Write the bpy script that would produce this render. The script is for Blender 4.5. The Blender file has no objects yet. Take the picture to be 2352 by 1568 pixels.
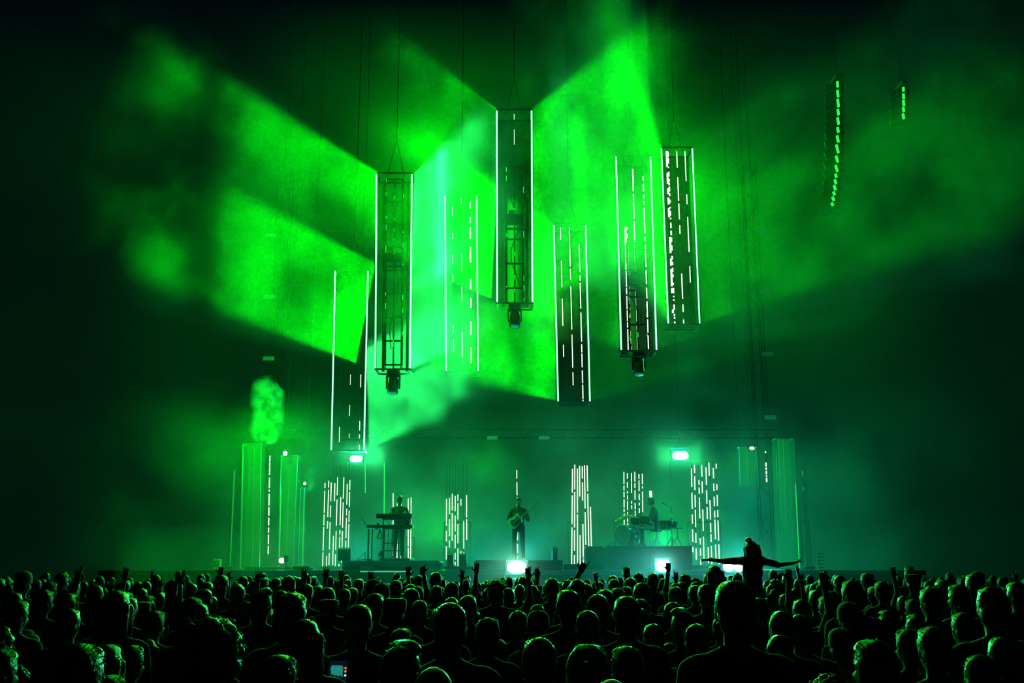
import bpy, bmesh, math, random
from mathutils import Vector, Matrix, noise
R = math.radians
rng = random.Random(7)
scene = bpy.context.scene
col = scene.collection
# ------------------------------------------------------------------ camera
F_PX, HORIZON = 2350.0, 1300.0
PITCH = math.atan((HORIZON - 784.0) / F_PX)
CAM = Vector((0, 0, 2.0))
cd = bpy.data.cameras.new('camera'); cam = bpy.data.objects.new('camera', cd); col.objects.link(cam)
cd.sensor_width = 36.0; cd.lens = 36.0 * F_PX / 2352.0; cd.clip_end = 400
cam.location = CAM; cam.rotation_euler = (R(90) + PITCH, 0, 0)
scene.camera = cam
def at(px, py, depth):
    """the point of the place that stands DEPTH metres in front of the camera and shows at a pixel of the photograph"""
    dx, dy = (px - 1176.0) / F_PX, (784.0 - py) / F_PX
    d = Vector((dx, math.cos(PITCH) - dy * math.sin(PITCH), math.sin(PITCH) + dy * math.cos(PITCH)))
    return CAM + d * (depth / d.y)
# ------------------------------------------------------------------ night sky, exposure
w = bpy.data.worlds.new('night'); scene.world = w; w.use_nodes = True
w.node_tree.nodes['Background'].inputs[0].default_value = (0.04, 0.40, 0.62, 1)
w.node_tree.nodes['Background'].inputs[1].default_value = 0.0048
scene.view_settings.view_transform = 'Standard'; scene.view_settings.look = 'None'
scene.view_settings.exposure = 0.0; scene.view_settings.gamma = 1.0; scene.view_settings.use_curve_mapping = False
cy = scene.cycles
cy.use_adaptive_sampling = True; cy.adaptive_threshold = 0.08; cy.adaptive_min_samples = 16
cy.use_denoising = True; cy.denoiser = 'OPENIMAGEDENOISE'
cy.max_bounces = 5; cy.diffuse_bounces = 2; cy.glossy_bounces = 2; cy.transmission_bounces = 3; cy.volume_bounces = 0
cy.transparent_max_bounces = 24
cy.sample_clamp_indirect = 1.0; cy.caustics_reflective = False; cy.caustics_refractive = False
cy.volume_step_rate = 2.0; cy.volume_max_steps = 64
# ------------------------------------------------------------------ lamps
def area(name, loc, direction, sx, sy, power, color, spread=180):
    l = bpy.data.lights.new(name, 'AREA'); l.shape = 'RECTANGLE'; l.size = sx; l.size_y = sy
    l.energy = power; l.color = color; l.spread = R(spread)
    o = bpy.data.objects.new(name, l); col.objects.link(o); o.location = loc
    z = -Vector(direction).normalized(); x = Vector((0, 0, 1)).cross(z).normalized(); y = z.cross(x)
    o.rotation_euler = Matrix((x, y, z)).transposed().to_euler()
    return o
def point(name, loc, power, color, radius=0.12):
    l = bpy.data.lights.new(name, 'POINT'); l.energy = power; l.color = color; l.shadow_soft_size = radius
    o = bpy.data.objects.new(name, l); col.objects.link(o); o.location = loc
    return o
def spot(name, loc, direction, power, color, cone, radius=.02):
    l = bpy.data.lights.new(name, 'SPOT'); l.energy = power; l.color = color; l.spot_size = R(cone); l.spot_blend = .6; l.shadow_soft_size = radius
    o = bpy.data.objects.new(name, l); col.objects.link(o); o.location = loc; o.rotation_euler = Vector(direction).to_track_quat('-Z', 'Y').to_euler(); return o
GREEN = (0.0, 1.0, 0.0); MINT = (0.02, 1.0, 0.16); TEAL = (0.0, 0.62, 0.40); AQUA = (0.0, 0.56, 0.54)
DF, DB = 27.0, 29.7          # depth of the front and of the rear row of hanging light towers
# the sheets of light that the hanging towers throw from their edges over the crowd:
# top x, top y, bottom x, bottom y, depth, azimuth, reach, power, colour, haze density, noise seed
SHEETS = [      # azimuth, elevation
    (865, 400, 862, 845, DF, -44, 11, 8.8, 500, GREEN, .115, 1.0),
    (945, 400, 942, 845, DF, 26, -2, 6.2, 340, MINT, .100, 2.3),
    (1141, 252, 1141, 690, DF, -36, 4, 5.6, 640, GREEN, .110, 3.1),
    (1222, 250, 1222, 695, DF, 30, 0, 8, 270, GREEN, .085, 4.7),
    (1272, 515, 1282, 920, DB, -33, 0, 10, 400, GREEN, .080, 5.2),
    (1345, 515, 1355, 920, DB, 28, 0, 9, 55, GREEN, .060, 6.9),
    (1520, 340, 1535, 742, DB, -16, 0, 16, 170, GREEN, .070, 7.4),
    (1590, 340, 1607, 742, DB, 34, 2, 18, 130, GREEN, .065, 8.8),
    (845, 622, 836, 1033, DB, 36, 7, 7.5, 420, MINT, .085, 9.5),
    (1415, 358, 1427, 800, DF, -30, 0, 8, 90, GREEN, .060, 10.2),
    (1495, 358, 1508, 800, DF, 30, 0, 10, 40, GREEN, .050, 11.6),
]
# strobe wash low under the flown rig, which rims the heads from the stage side
area('rig_wash', (-4.4, 30.2, 5.2), (.10, -1, -.12), 1.2, 0.5, 120, (0.03, 1.0, 0.22), 40)
spot('rig_wash', at(1181, 742, 26.9), (0, -1, -.33), 2000, (0.10, 1.0, 0.02), 60)
area('rig_wash', (4.9, 30.2, 5.2), (-.10, -1, -.12), 1.2, 0.5, 120, (0.03, 1.0, 0.22), 40)
# stage floor and back wash, with unseen fills added to light the mist
spot('guitar_fill', (-1.6, 26.9, 6.6), (1.75, 2.3, -3.3), 260, (.02, 1, .05), 22)  # unseen spot added to brighten the guitarist
area('floor_fill', (-3.6, 34.2, 2.2), (0, -.35, 1), 5.0, .4, 50, TEAL, 150)  # hidden fill added to colour the stage mist teal
area('floor_fill', (0.4, 34.2, 2.2), (0, -.35, 1), 4.0, .4, 45, TEAL, 150)
area('floor_fill', (4.8, 34.2, 2.2), (0, -.35, 1), 5.0, .4, 55, AQUA, 150)
area('front_wash', (-4.0, 27.6, 2.0), (0, .3, 1), 4.0, .3, 14, AQUA, 150)
area('front_wash', (1.5, 27.6, 2.0), (0, .3, 1), 5.0, .3, 8, AQUA, 150)
point('back_spot', (-2.3, 32.6, 3.0), 170, GREEN, .3)
point('back_spot', (5.0, 33.4, 3.0), 330, GREEN, .3)
point('back_spot', (-0.9, 34.0, 5.4), 120, GREEN, .3)
point('side_fill', (-6.4, 32.4, 3.2), 34, GREEN, .3)
point('side_fill', (7.0, 32.4, 5.2), 60, GREEN, .3)
point('far_fill', (9.5, 41.5, 4.5), 900, (0.0, 0.70, 0.46), 1.0)  # unseen points added to tint the haze behind the stage
point('far_fill', (7.5, 41.5, 18.0), 3600, GREEN, 1.0)
point('far_fill', (-3.5, 41.5, 20.0), 4200, GREEN, 1.0)
point('far_fill', (-9.5, 41.5, 5.0), 120, TEAL, 1.0)
spot('side_fill', (5.2, 28.6, 7.6), (3.4, -3.4, 8.6), 900, GREEN, 34)  # unseen spot added to catch the loudspeaker arrays
for px_, py_, d_, e_ in ((838, 1272, 31.0, 110), (1100, 1278, 31.8, 70), (1210, 1266, 31.6, 130), (1525, 1236, 33.2, 90), (1700, 1262, 31.2, 120), (1390, 1268, 31.6, 60)): point('low_fill', at(px_, py_, d_), e_, AQUA, .15)  # unseen points added to brighten the mist near the floor
for x_ in (-5.0, -1.5, 2.0, 5.5): point('pit_fill', (x_, 26.0, 1.0), 45, AQUA, .1)  # unseen points added so the mist before the stage front glows
# ------------------------------------------------------------------ materials
def new_nodes(name):
    m = bpy.data.materials.new(name); m.use_nodes = True
    nt = m.node_tree; nt.nodes.clear()
    return m, nt, nt.nodes.new('ShaderNodeOutputMaterial')
def surf(name, color, rough=0.6, metal=0.0, spec=0.5, var=0.25, scale=14.0, sheen=0.0, bump=0.0, coat=0.0):
    m, nt, out = new_nodes(name)
    N, L = nt.nodes.new, nt.links.new
    b = N('ShaderNodeBsdfPrincipled')
    tc = N('ShaderNodeTexCoord'); no = N('ShaderNodeTexNoise'); no.inputs['Scale'].default_value = scale; no.inputs['Detail'].default_value = 4
    L(tc.outputs['Object'], no.inputs['Vector'])
    mr = N('ShaderNodeMix'); mr.data_type = 'RGBA'
    mr.inputs[6].default_value = tuple(c * (1 - var) for c in color) + (1,)
    mr.inputs[7].default_value = tuple(min(1, c * (1 + var)) for c in color) + (1,)
    L(no.outputs['Fac'], mr.inputs[0]); L(mr.outputs[2], b.inputs['Base Color'])
    b.inputs['Roughness'].default_value = rough; b.inputs['Metallic'].default_value = metal
    b.inputs['Specular IOR Level'].default_value = spec; b.inputs['Sheen Weight'].default_value = sheen
    b.inputs['Coat Weight'].default_value = coat
    if bump:
        bp = N('ShaderNodeBump'); bp.inputs['Strength'].default_value = bump; bp.inputs['Distance'].default_value = .01
        L(no.outputs['Fac'], bp.inputs['Height']); L(bp.outputs[0], b.inputs['Normal'])
    L(b.outputs[0], out.inputs['Surface'])
    return m
def glow(name, color, strength, sampled=False):
    m, nt, out = new_nodes(name)
    e = nt.nodes.new('ShaderNodeEmission'); e.inputs[0].default_value = (*color, 1); e.inputs[1].default_value = strength
    nt.links.new(e.outputs[0], out.inputs['Surface'])
    if not sampled: m.cycles.emission_sampling = 'NONE'
    return m
def film(name, color, opacity, rough=0.3):
    """a see-through sheet: gauze or acrylic"""
    m, nt, out = new_nodes(name)
    N, L = nt.nodes.new, nt.links.new
    t = N('ShaderNodeBsdfTransparent'); d = N('ShaderNodeBsdfPrincipled'); mx = N('ShaderNodeMixShader')
    tr = N('ShaderNodeBsdfTranslucent'); tr.inputs[0].default_value = (*color, 1); m2 = N('ShaderNodeMixShader'); m2.inputs[0].default_value = .5
    d.inputs['Base Color'].default_value = (*color, 1); d.inputs['Roughness'].default_value = rough
    tc = N('ShaderNodeTexCoord'); mp = N('ShaderNodeMapping'); mp.inputs[3].default_value = (4, 4, .4); no = N('ShaderNodeTexNoise'); no.inputs['Scale'].default_value = 1.5
    L(tc.outputs['Object'], mp.inputs[0]); L(mp.outputs[0], no.inputs['Vector'])
    mr = N('ShaderNodeMapRange'); mr.inputs[1].default_value = .3; mr.inputs[2].default_value = .7
    mr.inputs[3].default_value = opacity * .9; mr.inputs[4].default_value = min(1, opacity * 1.1)
    L(no.outputs['Fac'], mr.inputs[0]); L(mr.outputs[0], mx.inputs[0])
    L(d.outputs[0], m2.inputs[1]); L(tr.outputs[0], m2.inputs[2])
    L(t.outputs[0], mx.inputs[1]); L(m2.outputs[0], mx.inputs[2]); L(mx.outputs[0], out.inputs['Surface'])
    return m
M = dict(
    black=surf('black_paint', (.012, .012, .014), .5),
    matte=surf('matte_black', (.010, .011, .013), .9),
    cloth=surf('black_cloth', (.004, .0045, .005), .95, spec=.1, bump=.3, scale=60),
    steel=surf('steel', (.35, .36, .38), .35, .9),
    dark_steel=surf('dark_steel', (.06, .065, .07), .4, .8),
    alu=surf('aluminium', (.55, .57, .58), .35, .85),
    deck=surf('stage_deck', (.02, .022, .024), .45, scale=4),
    ground=surf('trodden_ground', (.02, .02, .018), .9, scale=2, bump=.5),
    gauze=film('smoked_gauze', (.02, .03, .025), .62, .6),
    acrylic=film('acrylic_sheet', (.40, .66, .5), .15, .15),
    acrylic_dim=film('dim_acrylic_sheet', (.25, .4, .3), .14, .15),
    led=glow('led_white_green', (.30, 1.0, .46), 2.2),
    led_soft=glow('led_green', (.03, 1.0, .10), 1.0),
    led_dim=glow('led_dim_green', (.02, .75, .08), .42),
    led_warm=glow('led_warm_white', (.85, 1.0, .72), 1.5),
    lamp=glow('lamp_lens', (1.0, .97, .72), 9.0),
    lamp_cool=glow('strobe_lens', (.75, 1.0, .82), 9.0),
    lamp_small=glow('small_lamp_lens', (.8, 1.0, .7), 3.0),
    strip=glow('stage_lip_led', (.10, 1.0, .60), .55),
    tag=surf('pale_tag', (.30, .36, .34), .5),
    drum=surf('drum_shell', (.02, .05, .05), .3, coat=.6),
    head_skin=surf('drum_head', (.06, .08, .075), .5),
    brass=surf('cymbal_bronze', (.42, .36, .16), .3, .9, scale=30),
    keys_white=surf('ivory_key', (.7, .7, .66), .3),
    guitar=surf('guitar_body', (.55, .62, .45), .25, coat=.8),
    wood=surf('maple_neck', (.45, .36, .22), .4),
    skin=surf('skin', (.20, .13, .095), .5, scale=20),
    hair=surf('dark_hair', (.012, .010, .009), .34, spec=.7, scale=40, bump=.6),
    hair_brown=surf('brown_hair', (.045, .028, .018), .42, spec=.7, scale=40, bump=.6),
    hair_fair=surf('fair_hair', (.16, .11, .05), .45, spec=.6, scale=40, bump=.6),
    shirt_black=surf('black_shirt', (.012, .012, .014), .85, sheen=.2, scale=30),
    shirt_navy=surf('navy_shirt', (.012, .018, .045), .85, sheen=.2, scale=30),
    shirt_grey=surf('grey_shirt', (.06, .065, .07), .85, sheen=.2, scale=30),
    denim=surf('dark_denim', (.015, .02, .035), .85, scale=60),
    shoe=surf('dark_shoe', (.015, .015, .015), .6),
    shoe_pale=surf('pale_shoe', (.5, .5, .48), .6),
    cap=surf('cap_cloth', (.02, .022, .03), .8, sheen=.3),
    cap_pale=surf('pale_cap_cloth', (.10, .16, .08), .8, sheen=.3),
    eye=surf('eye_white', (.6, .6, .6), .2),
)
# ------------------------------------------------------------------ mesh building
class MB:
    def __init__(s): s.v, s.f, s.m = [], [], []
    def add(s, v, f, mat=0):
        b = len(s.v); s.v += [Vector(p) for p in v]; s.f += [tuple(i + b for i in q) for q in f]; s.m += [mat] * len(f)
    def box(s, c, size, mat=0, rot=None, bev=0.0):
        c = Vector(c); h = Vector(size) / 2
        if bev:
            bm = bmesh.new(); bmesh.ops.create_cube(bm, size=1); bmesh.ops.scale(bm, vec=size, verts=bm.verts)
            bmesh.ops.bevel(bm, geom=list(bm.edges), offset=bev, segments=1, affect='EDGES')
            bm.verts.index_update(); v = [q.co.copy() for q in bm.verts]; f = [[q.index for q in fc.verts] for fc in bm.faces]; bm.free()
        else:
            v = [Vector((x * h.x, y * h.y, z * h.z)) for z in (-1, 1) for y in (-1, 1) for x in (-1, 1)]
            f = [(0, 2, 3, 1), (4, 5, 7, 6), (0, 1, 5, 4), (2, 6, 7, 3), (0, 4, 6, 2), (1, 3, 7, 5)]
        s.add([c + (rot @ q if rot else q) for q in v], f, mat)
    def tube(s, pts, r, n=8, mat=0):
        pts = [Vector(p) for p in pts]; rs = r if isinstance(r, (list, tuple)) else [r] * len(pts)
        v, f = [], []; up = None
        for i, p in enumerate(pts):
            t = (pts[min(i + 1, len(pts) - 1)] - pts[max(i - 1, 0)]).normalized()
            if up is None: up = Vector((0, 0, 1)) if abs(t.z) < .9 else Vector((1, 0, 0))
            a = t.cross(up).normalized(); b = a.cross(t).normalized(); up = b
            for k in range(n):
                an = 2 * math.pi * k / n; v.append(p + (a * math.cos(an) + b * math.sin(an)) * rs[i])
        for i in range(len(pts) - 1):
            for k in range(n):
                f.append((i * n + k, i * n + (k + 1) % n, (i + 1) * n + (k + 1) % n, (i + 1) * n + k))
        f.append(tuple(range(n - 1, -1, -1))); f.append(tuple((len(pts) - 1) * n + k for k in range(n)))
        s.add(v, f, mat)
    def lathe(s, prof, c=(0, 0, 0), axis=(0, 0, 1), n=20, mat=0):
        axis = Vector(axis).normalized(); q = Vector((0, 0, 1)).rotation_difference(axis); c = Vector(c); v, f = [], []
        for r, z in prof:
            for k in range(n):
                an = 2 * math.pi * k / n; v.append(c + q @ Vector((r * math.cos(an), r * math.sin(an), z)))
        for i in range(len(prof) - 1):
            for k in range(n): f.append((i * n + k, i * n + (k + 1) % n, (i + 1) * n + (k + 1) % n, (i + 1) * n + k))
        f.append(tuple(range(n - 1, -1, -1))); f.append(tuple((len(prof) - 1) * n + k for k in range(n)))
        s.add(v, f, mat)
    def extrude(s, outline, z0, z1, mat=0, xf=None):
        n = len(outline); v = [Vector((x, y, z0)) for x, y in outline] + [Vector((x, y, z1)) for x, y in outline]
        f = [tuple(range(n - 1, -1, -1)), tuple(range(n, 2 * n))] + [(i, (i + 1) % n, n + (i + 1) % n, n + i) for i in range(n)]
        s.add([xf @ q for q in v] if xf else v, f, mat)
    def ball(s, c, rad, mat=0, n=12, k=8, rot=None):
        c = Vector(c); rad = Vector(rad) if not isinstance(rad, (int, float)) else Vector((rad,) * 3); v, f = [], []
        for i in range(k + 1):
            th = math.pi * i / k
            for j in range(n):
                q = Vector((rad.x * math.sin(th) * math.cos(2 * math.pi * j / n), rad.y * math.sin(th) * math.sin(2 * math.pi * j / n), rad.z * math.cos(th)))
                v.append(c + (rot @ q if rot else q))
        for i in range(k):
            for j in range(n): f.append((i * n + j, (i + 1) * n + j, (i + 1) * n + (j + 1) % n, i * n + (j + 1) % n))
        s.add(v, f, mat)
    def mesh(s, name, mats, smooth=False):
        me = bpy.data.meshes.new(name); me.from_pydata([tuple(p) for p in s.v], [], s.f)
        for m in mats if isinstance(mats, (list, tuple)) else [mats]: me.materials.append(m)
        me.polygons.foreach_set('material_index', s.m)
        if smooth: me.polygons.foreach_set('use_smooth', [True] * len(s.f))
        me.validate(); me.update()
        return me
    def build(s, name, mats, parent=None, smooth=False, loc=None):
        o = bpy.data.objects.new(name, s.mesh(name, mats, smooth)); col.objects.link(o); o.parent = parent
        if loc is not None: o.location = loc
        return o
def tag(o, label, cat=None, group=None, kind=None):
    if label: o['label'] = label
    if cat: o['category'] = cat
    if group: o['group'] = group
    if kind: o['kind'] = kind
    return o
def thing(name, loc, label, cat, group=None):
    o = bpy.data.objects.new(name, None); o.empty_display_size = .2; col.objects.link(o); o.location = loc
    return tag(o, label, cat, group)
def copy_tree(o, parent=None):
    c = o.copy(); col.objects.link(c); c.parent = parent
    for ch in o.children: copy_tree(ch, c)
    return c
def oneoff(name, mb, mats, label, cat, group=None, smooth=False):
    return tag(mb.build(name, mats, None, smooth), label, cat, group)

# ------------------------------------------------------------------ the setting
STAGE_Z = 1.9
mb = MB(); mb.add([(-60, -8, 0), (60, -8, 0), (60, 70, 0), (-60, 70, 0)], [(0, 1, 2, 3)])
tag(mb.build('floor', M['ground']), None, kind='structure')
stage = MB(); stage.box((0, 33.2, STAGE_Z - .06), (21, 13.2, .12))
st = tag(stage.build('stage_deck', M['deck']), 'dark stage deck across the back of the crowd', kind='structure')
mb = MB(); mb.box((0, 26.68, (STAGE_Z - .12) / 2), (20.8, .08, STAGE_Z - .12)); mb.build('front_skirt', M['cloth'], st)
mb = MB(); mb.box((-3.2, 26.58, STAGE_Z - .03), (1.3, .03, .03)); mb.build('lip_light', M['strip'], st)
for k in range(10):
    mb = MB(); mb.box((-9.4 + k * 2.09, 26.6, STAGE_Z - .06), (2.07, .04, .12)); mb.build('fascia_board', M['black'], st)
# ------------------------------------------------------------------ haze and smoke
def haze_material(name, density, origin, direction, length, fade, scale=0.55, lo=0.38, hi=0.62, base=0.33, seed=0.0, aniso=0.1, ragged=.55, half=None, flare=0.0, detail=4.0, rise=0.0, xfade=None, rough=.55):
    """drifting smoke: noise, thinning out along DIRECTION; HALF and FLARE: soft upper and lower limits of a sheet of smoke"""
    m, nt, out = new_nodes(name)
    N, L = nt.nodes.new, nt.links.new
    def math_(op, a, b=None, c=None):
        n = N('ShaderNodeMath'); n.operation = op
        for i, q in enumerate((a, b, c)):
            if q is None: continue
            if isinstance(q, (int, float)): n.inputs[i].default_value = q
            else: L(q, n.inputs[i])
        return n.outputs[0]
    def ramp(x, a, b, c, d):
        n = N('ShaderNodeMapRange'); n.interpolation_type = 'SMOOTHSTEP'
        L(x, n.inputs[0])
        for i, q in enumerate((a, b, c, d)):
            if isinstance(q, (int, float)): n.inputs[i + 1].default_value = q
            else: L(q, n.inputs[i + 1])
        return n.outputs[0]
    tc = N('ShaderNodeTexCoord'); mp = N('ShaderNodeMapping'); mp.inputs[1].default_value = (seed * 3.1, seed * 1.7, seed); L(tc.outputs['Object'], mp.inputs[0])
    no = N('ShaderNodeTexNoise'); no.inputs['Scale'].default_value = scale; no.inputs['Detail'].default_value = detail
    no.inputs['Roughness'].default_value = rough; L(mp.outputs[0], no.inputs['Vector'])
    fac = no.outputs['Fac']
    sub = N('ShaderNodeVectorMath'); sub.operation = 'SUBTRACT'; sub.inputs[1].default_value = origin; L(tc.outputs['Object'], sub.inputs[0])
    dot = N('ShaderNodeVectorMath'); dot.operation = 'DOT_PRODUCT'; dot.inputs[1].default_value = direction; L(sub.outputs[0], dot.inputs[0])
    d = dot.outputs['Value']
    shift = math_('MULTIPLY_ADD', fac, -length * ragged * 2, length * ragged)
    g = math_('MULTIPLY', ramp(fac, lo, hi, base, 1.0), ramp(math_('ADD', d, shift), length * fade, length * .95, 1.0, 0.0))
    g = math_('MULTIPLY', g, ramp(d, length * .6, length * .99, 1.0, 0.0))
    if half:
        sx = N('ShaderNodeSeparateXYZ'); L(sub.outputs[0], sx.inputs[0])
        v = math_('ABSOLUTE', math_('SUBTRACT', sx.outputs[2], math_('MULTIPLY', d, rise)))
        g = math_('MULTIPLY', g, ramp(v, math_('MULTIPLY_ADD', d, flare, half), math_('MULTIPLY_ADD', d, flare * 2.2, half + .12), 1.0, 0.0))
    if xfade:
        sx = N('ShaderNodeSeparateXYZ'); L(sub.outputs[0], sx.inputs[0])
        g = math_('MULTIPLY', g, ramp(math_('ABSOLUTE', sx.outputs[0]), xfade[0], xfade[1], 1.0, 0.0))
    vs = N('ShaderNodeVolumeScatter'); vs.inputs['Color'].default_value = (1, 1, 1, 1); vs.inputs['Anisotropy'].default_value = aniso
    L(math_('MULTIPLY', g, density), vs.inputs['Density']); L(vs.outputs[0], out.inputs['Volume'])
    return m
def haze_obj(mb, mat, label):
    o = mb.build('haze', mat)
    bm = bmesh.new(); bm.from_mesh(o.data); bmesh.ops.recalc_face_normals(bm, faces=bm.faces); bm.to_mesh(o.data); bm.free()
    return tag(o, label, None, kind='stuff')
HAZE_WHERE = ['streaming out over the crowd from the first truss tower', 'bright mint between the first and the middle truss tower',
    'streaming to the upper side from the middle truss tower', 'rising beside the middle truss tower towards the drums',
    'hanging under the middle truss tower', 'low beside the rear tower with three dotted strips', 'rising in a beam above the two drum side towers',
    'spreading wide over the dark side of the crowd', 'bright low beam above the keyboardist', 'between the last truss tower and its neighbour', 'dim beyond the last truss tower']
def sheet(k, px, ytop, pxb, ybot, depth, azim, elev, length, power, color, density, seed, spread=9):
    a, b = at(px, ytop, depth), at(pxb, ybot, depth)
    c = (a + b) / 2; h = a.z - b.z
    d = Vector((math.sin(R(azim)), -math.cos(R(azim)), 0)); s = Vector((d.y, -d.x, 0))
    up = math.tan(R(elev)); dl = (d + Vector((0, 0, up))).normalized()
    area('edge_lamp', c + d * .05, dl, 0.05, h, power, color, spread)
    t = math.tan(R(spread / 2)) * 1.05
    p0 = c + d * .06
    plan = [p0 - s * .06, p0 + s * .06, p0 + d * length + s * (.06 + t * length), p0 + d * length - s * (.06 + t * length)]
    fl = t * .8; e = [.12, .12, .12 + fl * 2.2 * length, .12 + fl * 2.2 * length]
    rise = [0, 0, length * up, length * up]
    mb = MB()
    mb.add([(p.x, p.y, b.z - q + r) for p, q, r in zip(plan, e, rise)] + [(p.x, p.y, a.z + q + r) for p, q, r in zip(plan, e, rise)],
           [(0, 1, 2, 3), (7, 6, 5, 4), (0, 4, 5, 1), (1, 5, 6, 2), (2, 6, 7, 3), (3, 7, 4, 0)])
    haze_obj(mb, haze_material('sheet_haze', density, c, d, length, .30, seed=seed, half=h / 2, flare=fl, rise=up), 'green lit smoke ' + HAZE_WHERE[k])
for k, s_ in enumerate(SHEETS): sheet(k, *s_)
mb = MB(); mb.box((0.8, 32.4, 5.0), (30, 9.6, 6.6))
haze_obj(mb, haze_material('stage_haze', .075, (0.8, 32, 1.6), (0, 0, 1), 6.6, .15, scale=.42, seed=21, base=.10, lo=.36, hi=.66, ragged=.4, xfade=(6.0, 14.5), detail=3.0), 'teal mist lying over the stage around the musicians')
mb = MB(); mb.box((0, 43.5, 13), (64, 7, 26))
haze_obj(mb, haze_material('far_haze', .020, (0, 43, 0), (0, 0, 1), 40.0, .2, scale=.12, seed=31, base=.5, ragged=.1), 'thin dark haze filling the night behind the stage')
mb = MB(); mb.box((0, 25.75, 1.6), (19, 1.6, 2.8))
haze_obj(mb, haze_material('pit_haze', .12, (0, 26, .4), (0, 0, 1), 3.2, .3, seed=51, base=.4, ragged=.2, detail=1.0), 'low teal mist in the pit between the barrier and the stage front')
def plume(pts, rs, density, seed, label):
    mb = MB(); mb.tube(pts, rs, 12)
    haze_obj(mb, haze_material('plume_haze', density, pts[0], (0, 0, 1), 60, .9, scale=1.9, lo=.42, hi=.62, base=0.0, seed=seed, ragged=.0, xfade=(max(rs) * .35, max(rs) * 1.0), rough=.62), label)
DP = 30.5
plume([at(612, 1020, DP), at(608, 985, DP), at(616, 945, DP), at(610, 905, DP), at(606, 865, DP)], [.28, .58, .52, .60, .28], 1.3, 41, 'curling column of green smoke above the side screens')
plume([at(700, 1125, DP), at(706, 1105, DP), at(722, 1080, DP)], [.15, .35, .2], 1.0, 43, 'small puff of green smoke beside the first floor lights')
point('plume_fill', at(600, 960, DP - 1.7), 1300, GREEN, .08)  # unseen light added in front of the smoke column
point('plume_fill', at(700, 1100, DP - .6), 30, MINT, .06)
# ------------------------------------------------------------------ hanging light towers
def segments(mb, p0, p1, r, pattern, mats=(0, 1)):
    """a strip with lit and unlit lengths: PATTERN is (start, end) shares of its length that are lit"""
    mb.tube([p0, p1], r * .55, 5, mats[0])
    for a, b in pattern: mb.tube([p0.lerp(p1, a), p0.lerp(p1, b)], r, 5, mats[1])
def dashes(seed, a=0.0, b=1.0, mean=.06, gap=.02, fill=1.0):
    g = random.Random(seed); out, t = [], a
    while t < b:
        l = mean * g.uniform(.3, 1.8)
        if g.random() < fill: out.append((t, min(b, t + l)))
        t += l + gap * g.uniform(.4, 2.0)
    return out
def moving_head(parent, top, tilt=0.0):
    mh = MB(); mh.box(top + Vector((0, 0, -.08)), (.34, .30, .16), bev=.02)
    base = mh.build('moving_head', M['black'], parent)
    y = MB()
    for s in (-1, 1): y.box(top + Vector((s * .17, 0, -.33)), (.045, .14, .38), bev=.01)
    y.box(top + Vector((0, 0, -.17)), (.38, .16, .05), bev=.01)
    y.build('yoke', M['dark_steel'], base)
    h = MB(); ax = Vector((0, -math.sin(tilt), -math.cos(tilt)))
    h.lathe([(.06, -.22), (.125, -.17), (.14, -.02), (.135, .16), (.15, .18), (.15, .24), (.12, .25)], top + Vector((0, 0, -.40)), ax, 16)
    h.build('lamp_head', M['black'], base, True)
    l = MB(); l.lathe([(.115, .248), (.08, .262), (.01, .268)], top + Vector((0, 0, -.40)), ax, 16); l.build('lens', M['steel'], base, True)
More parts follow.
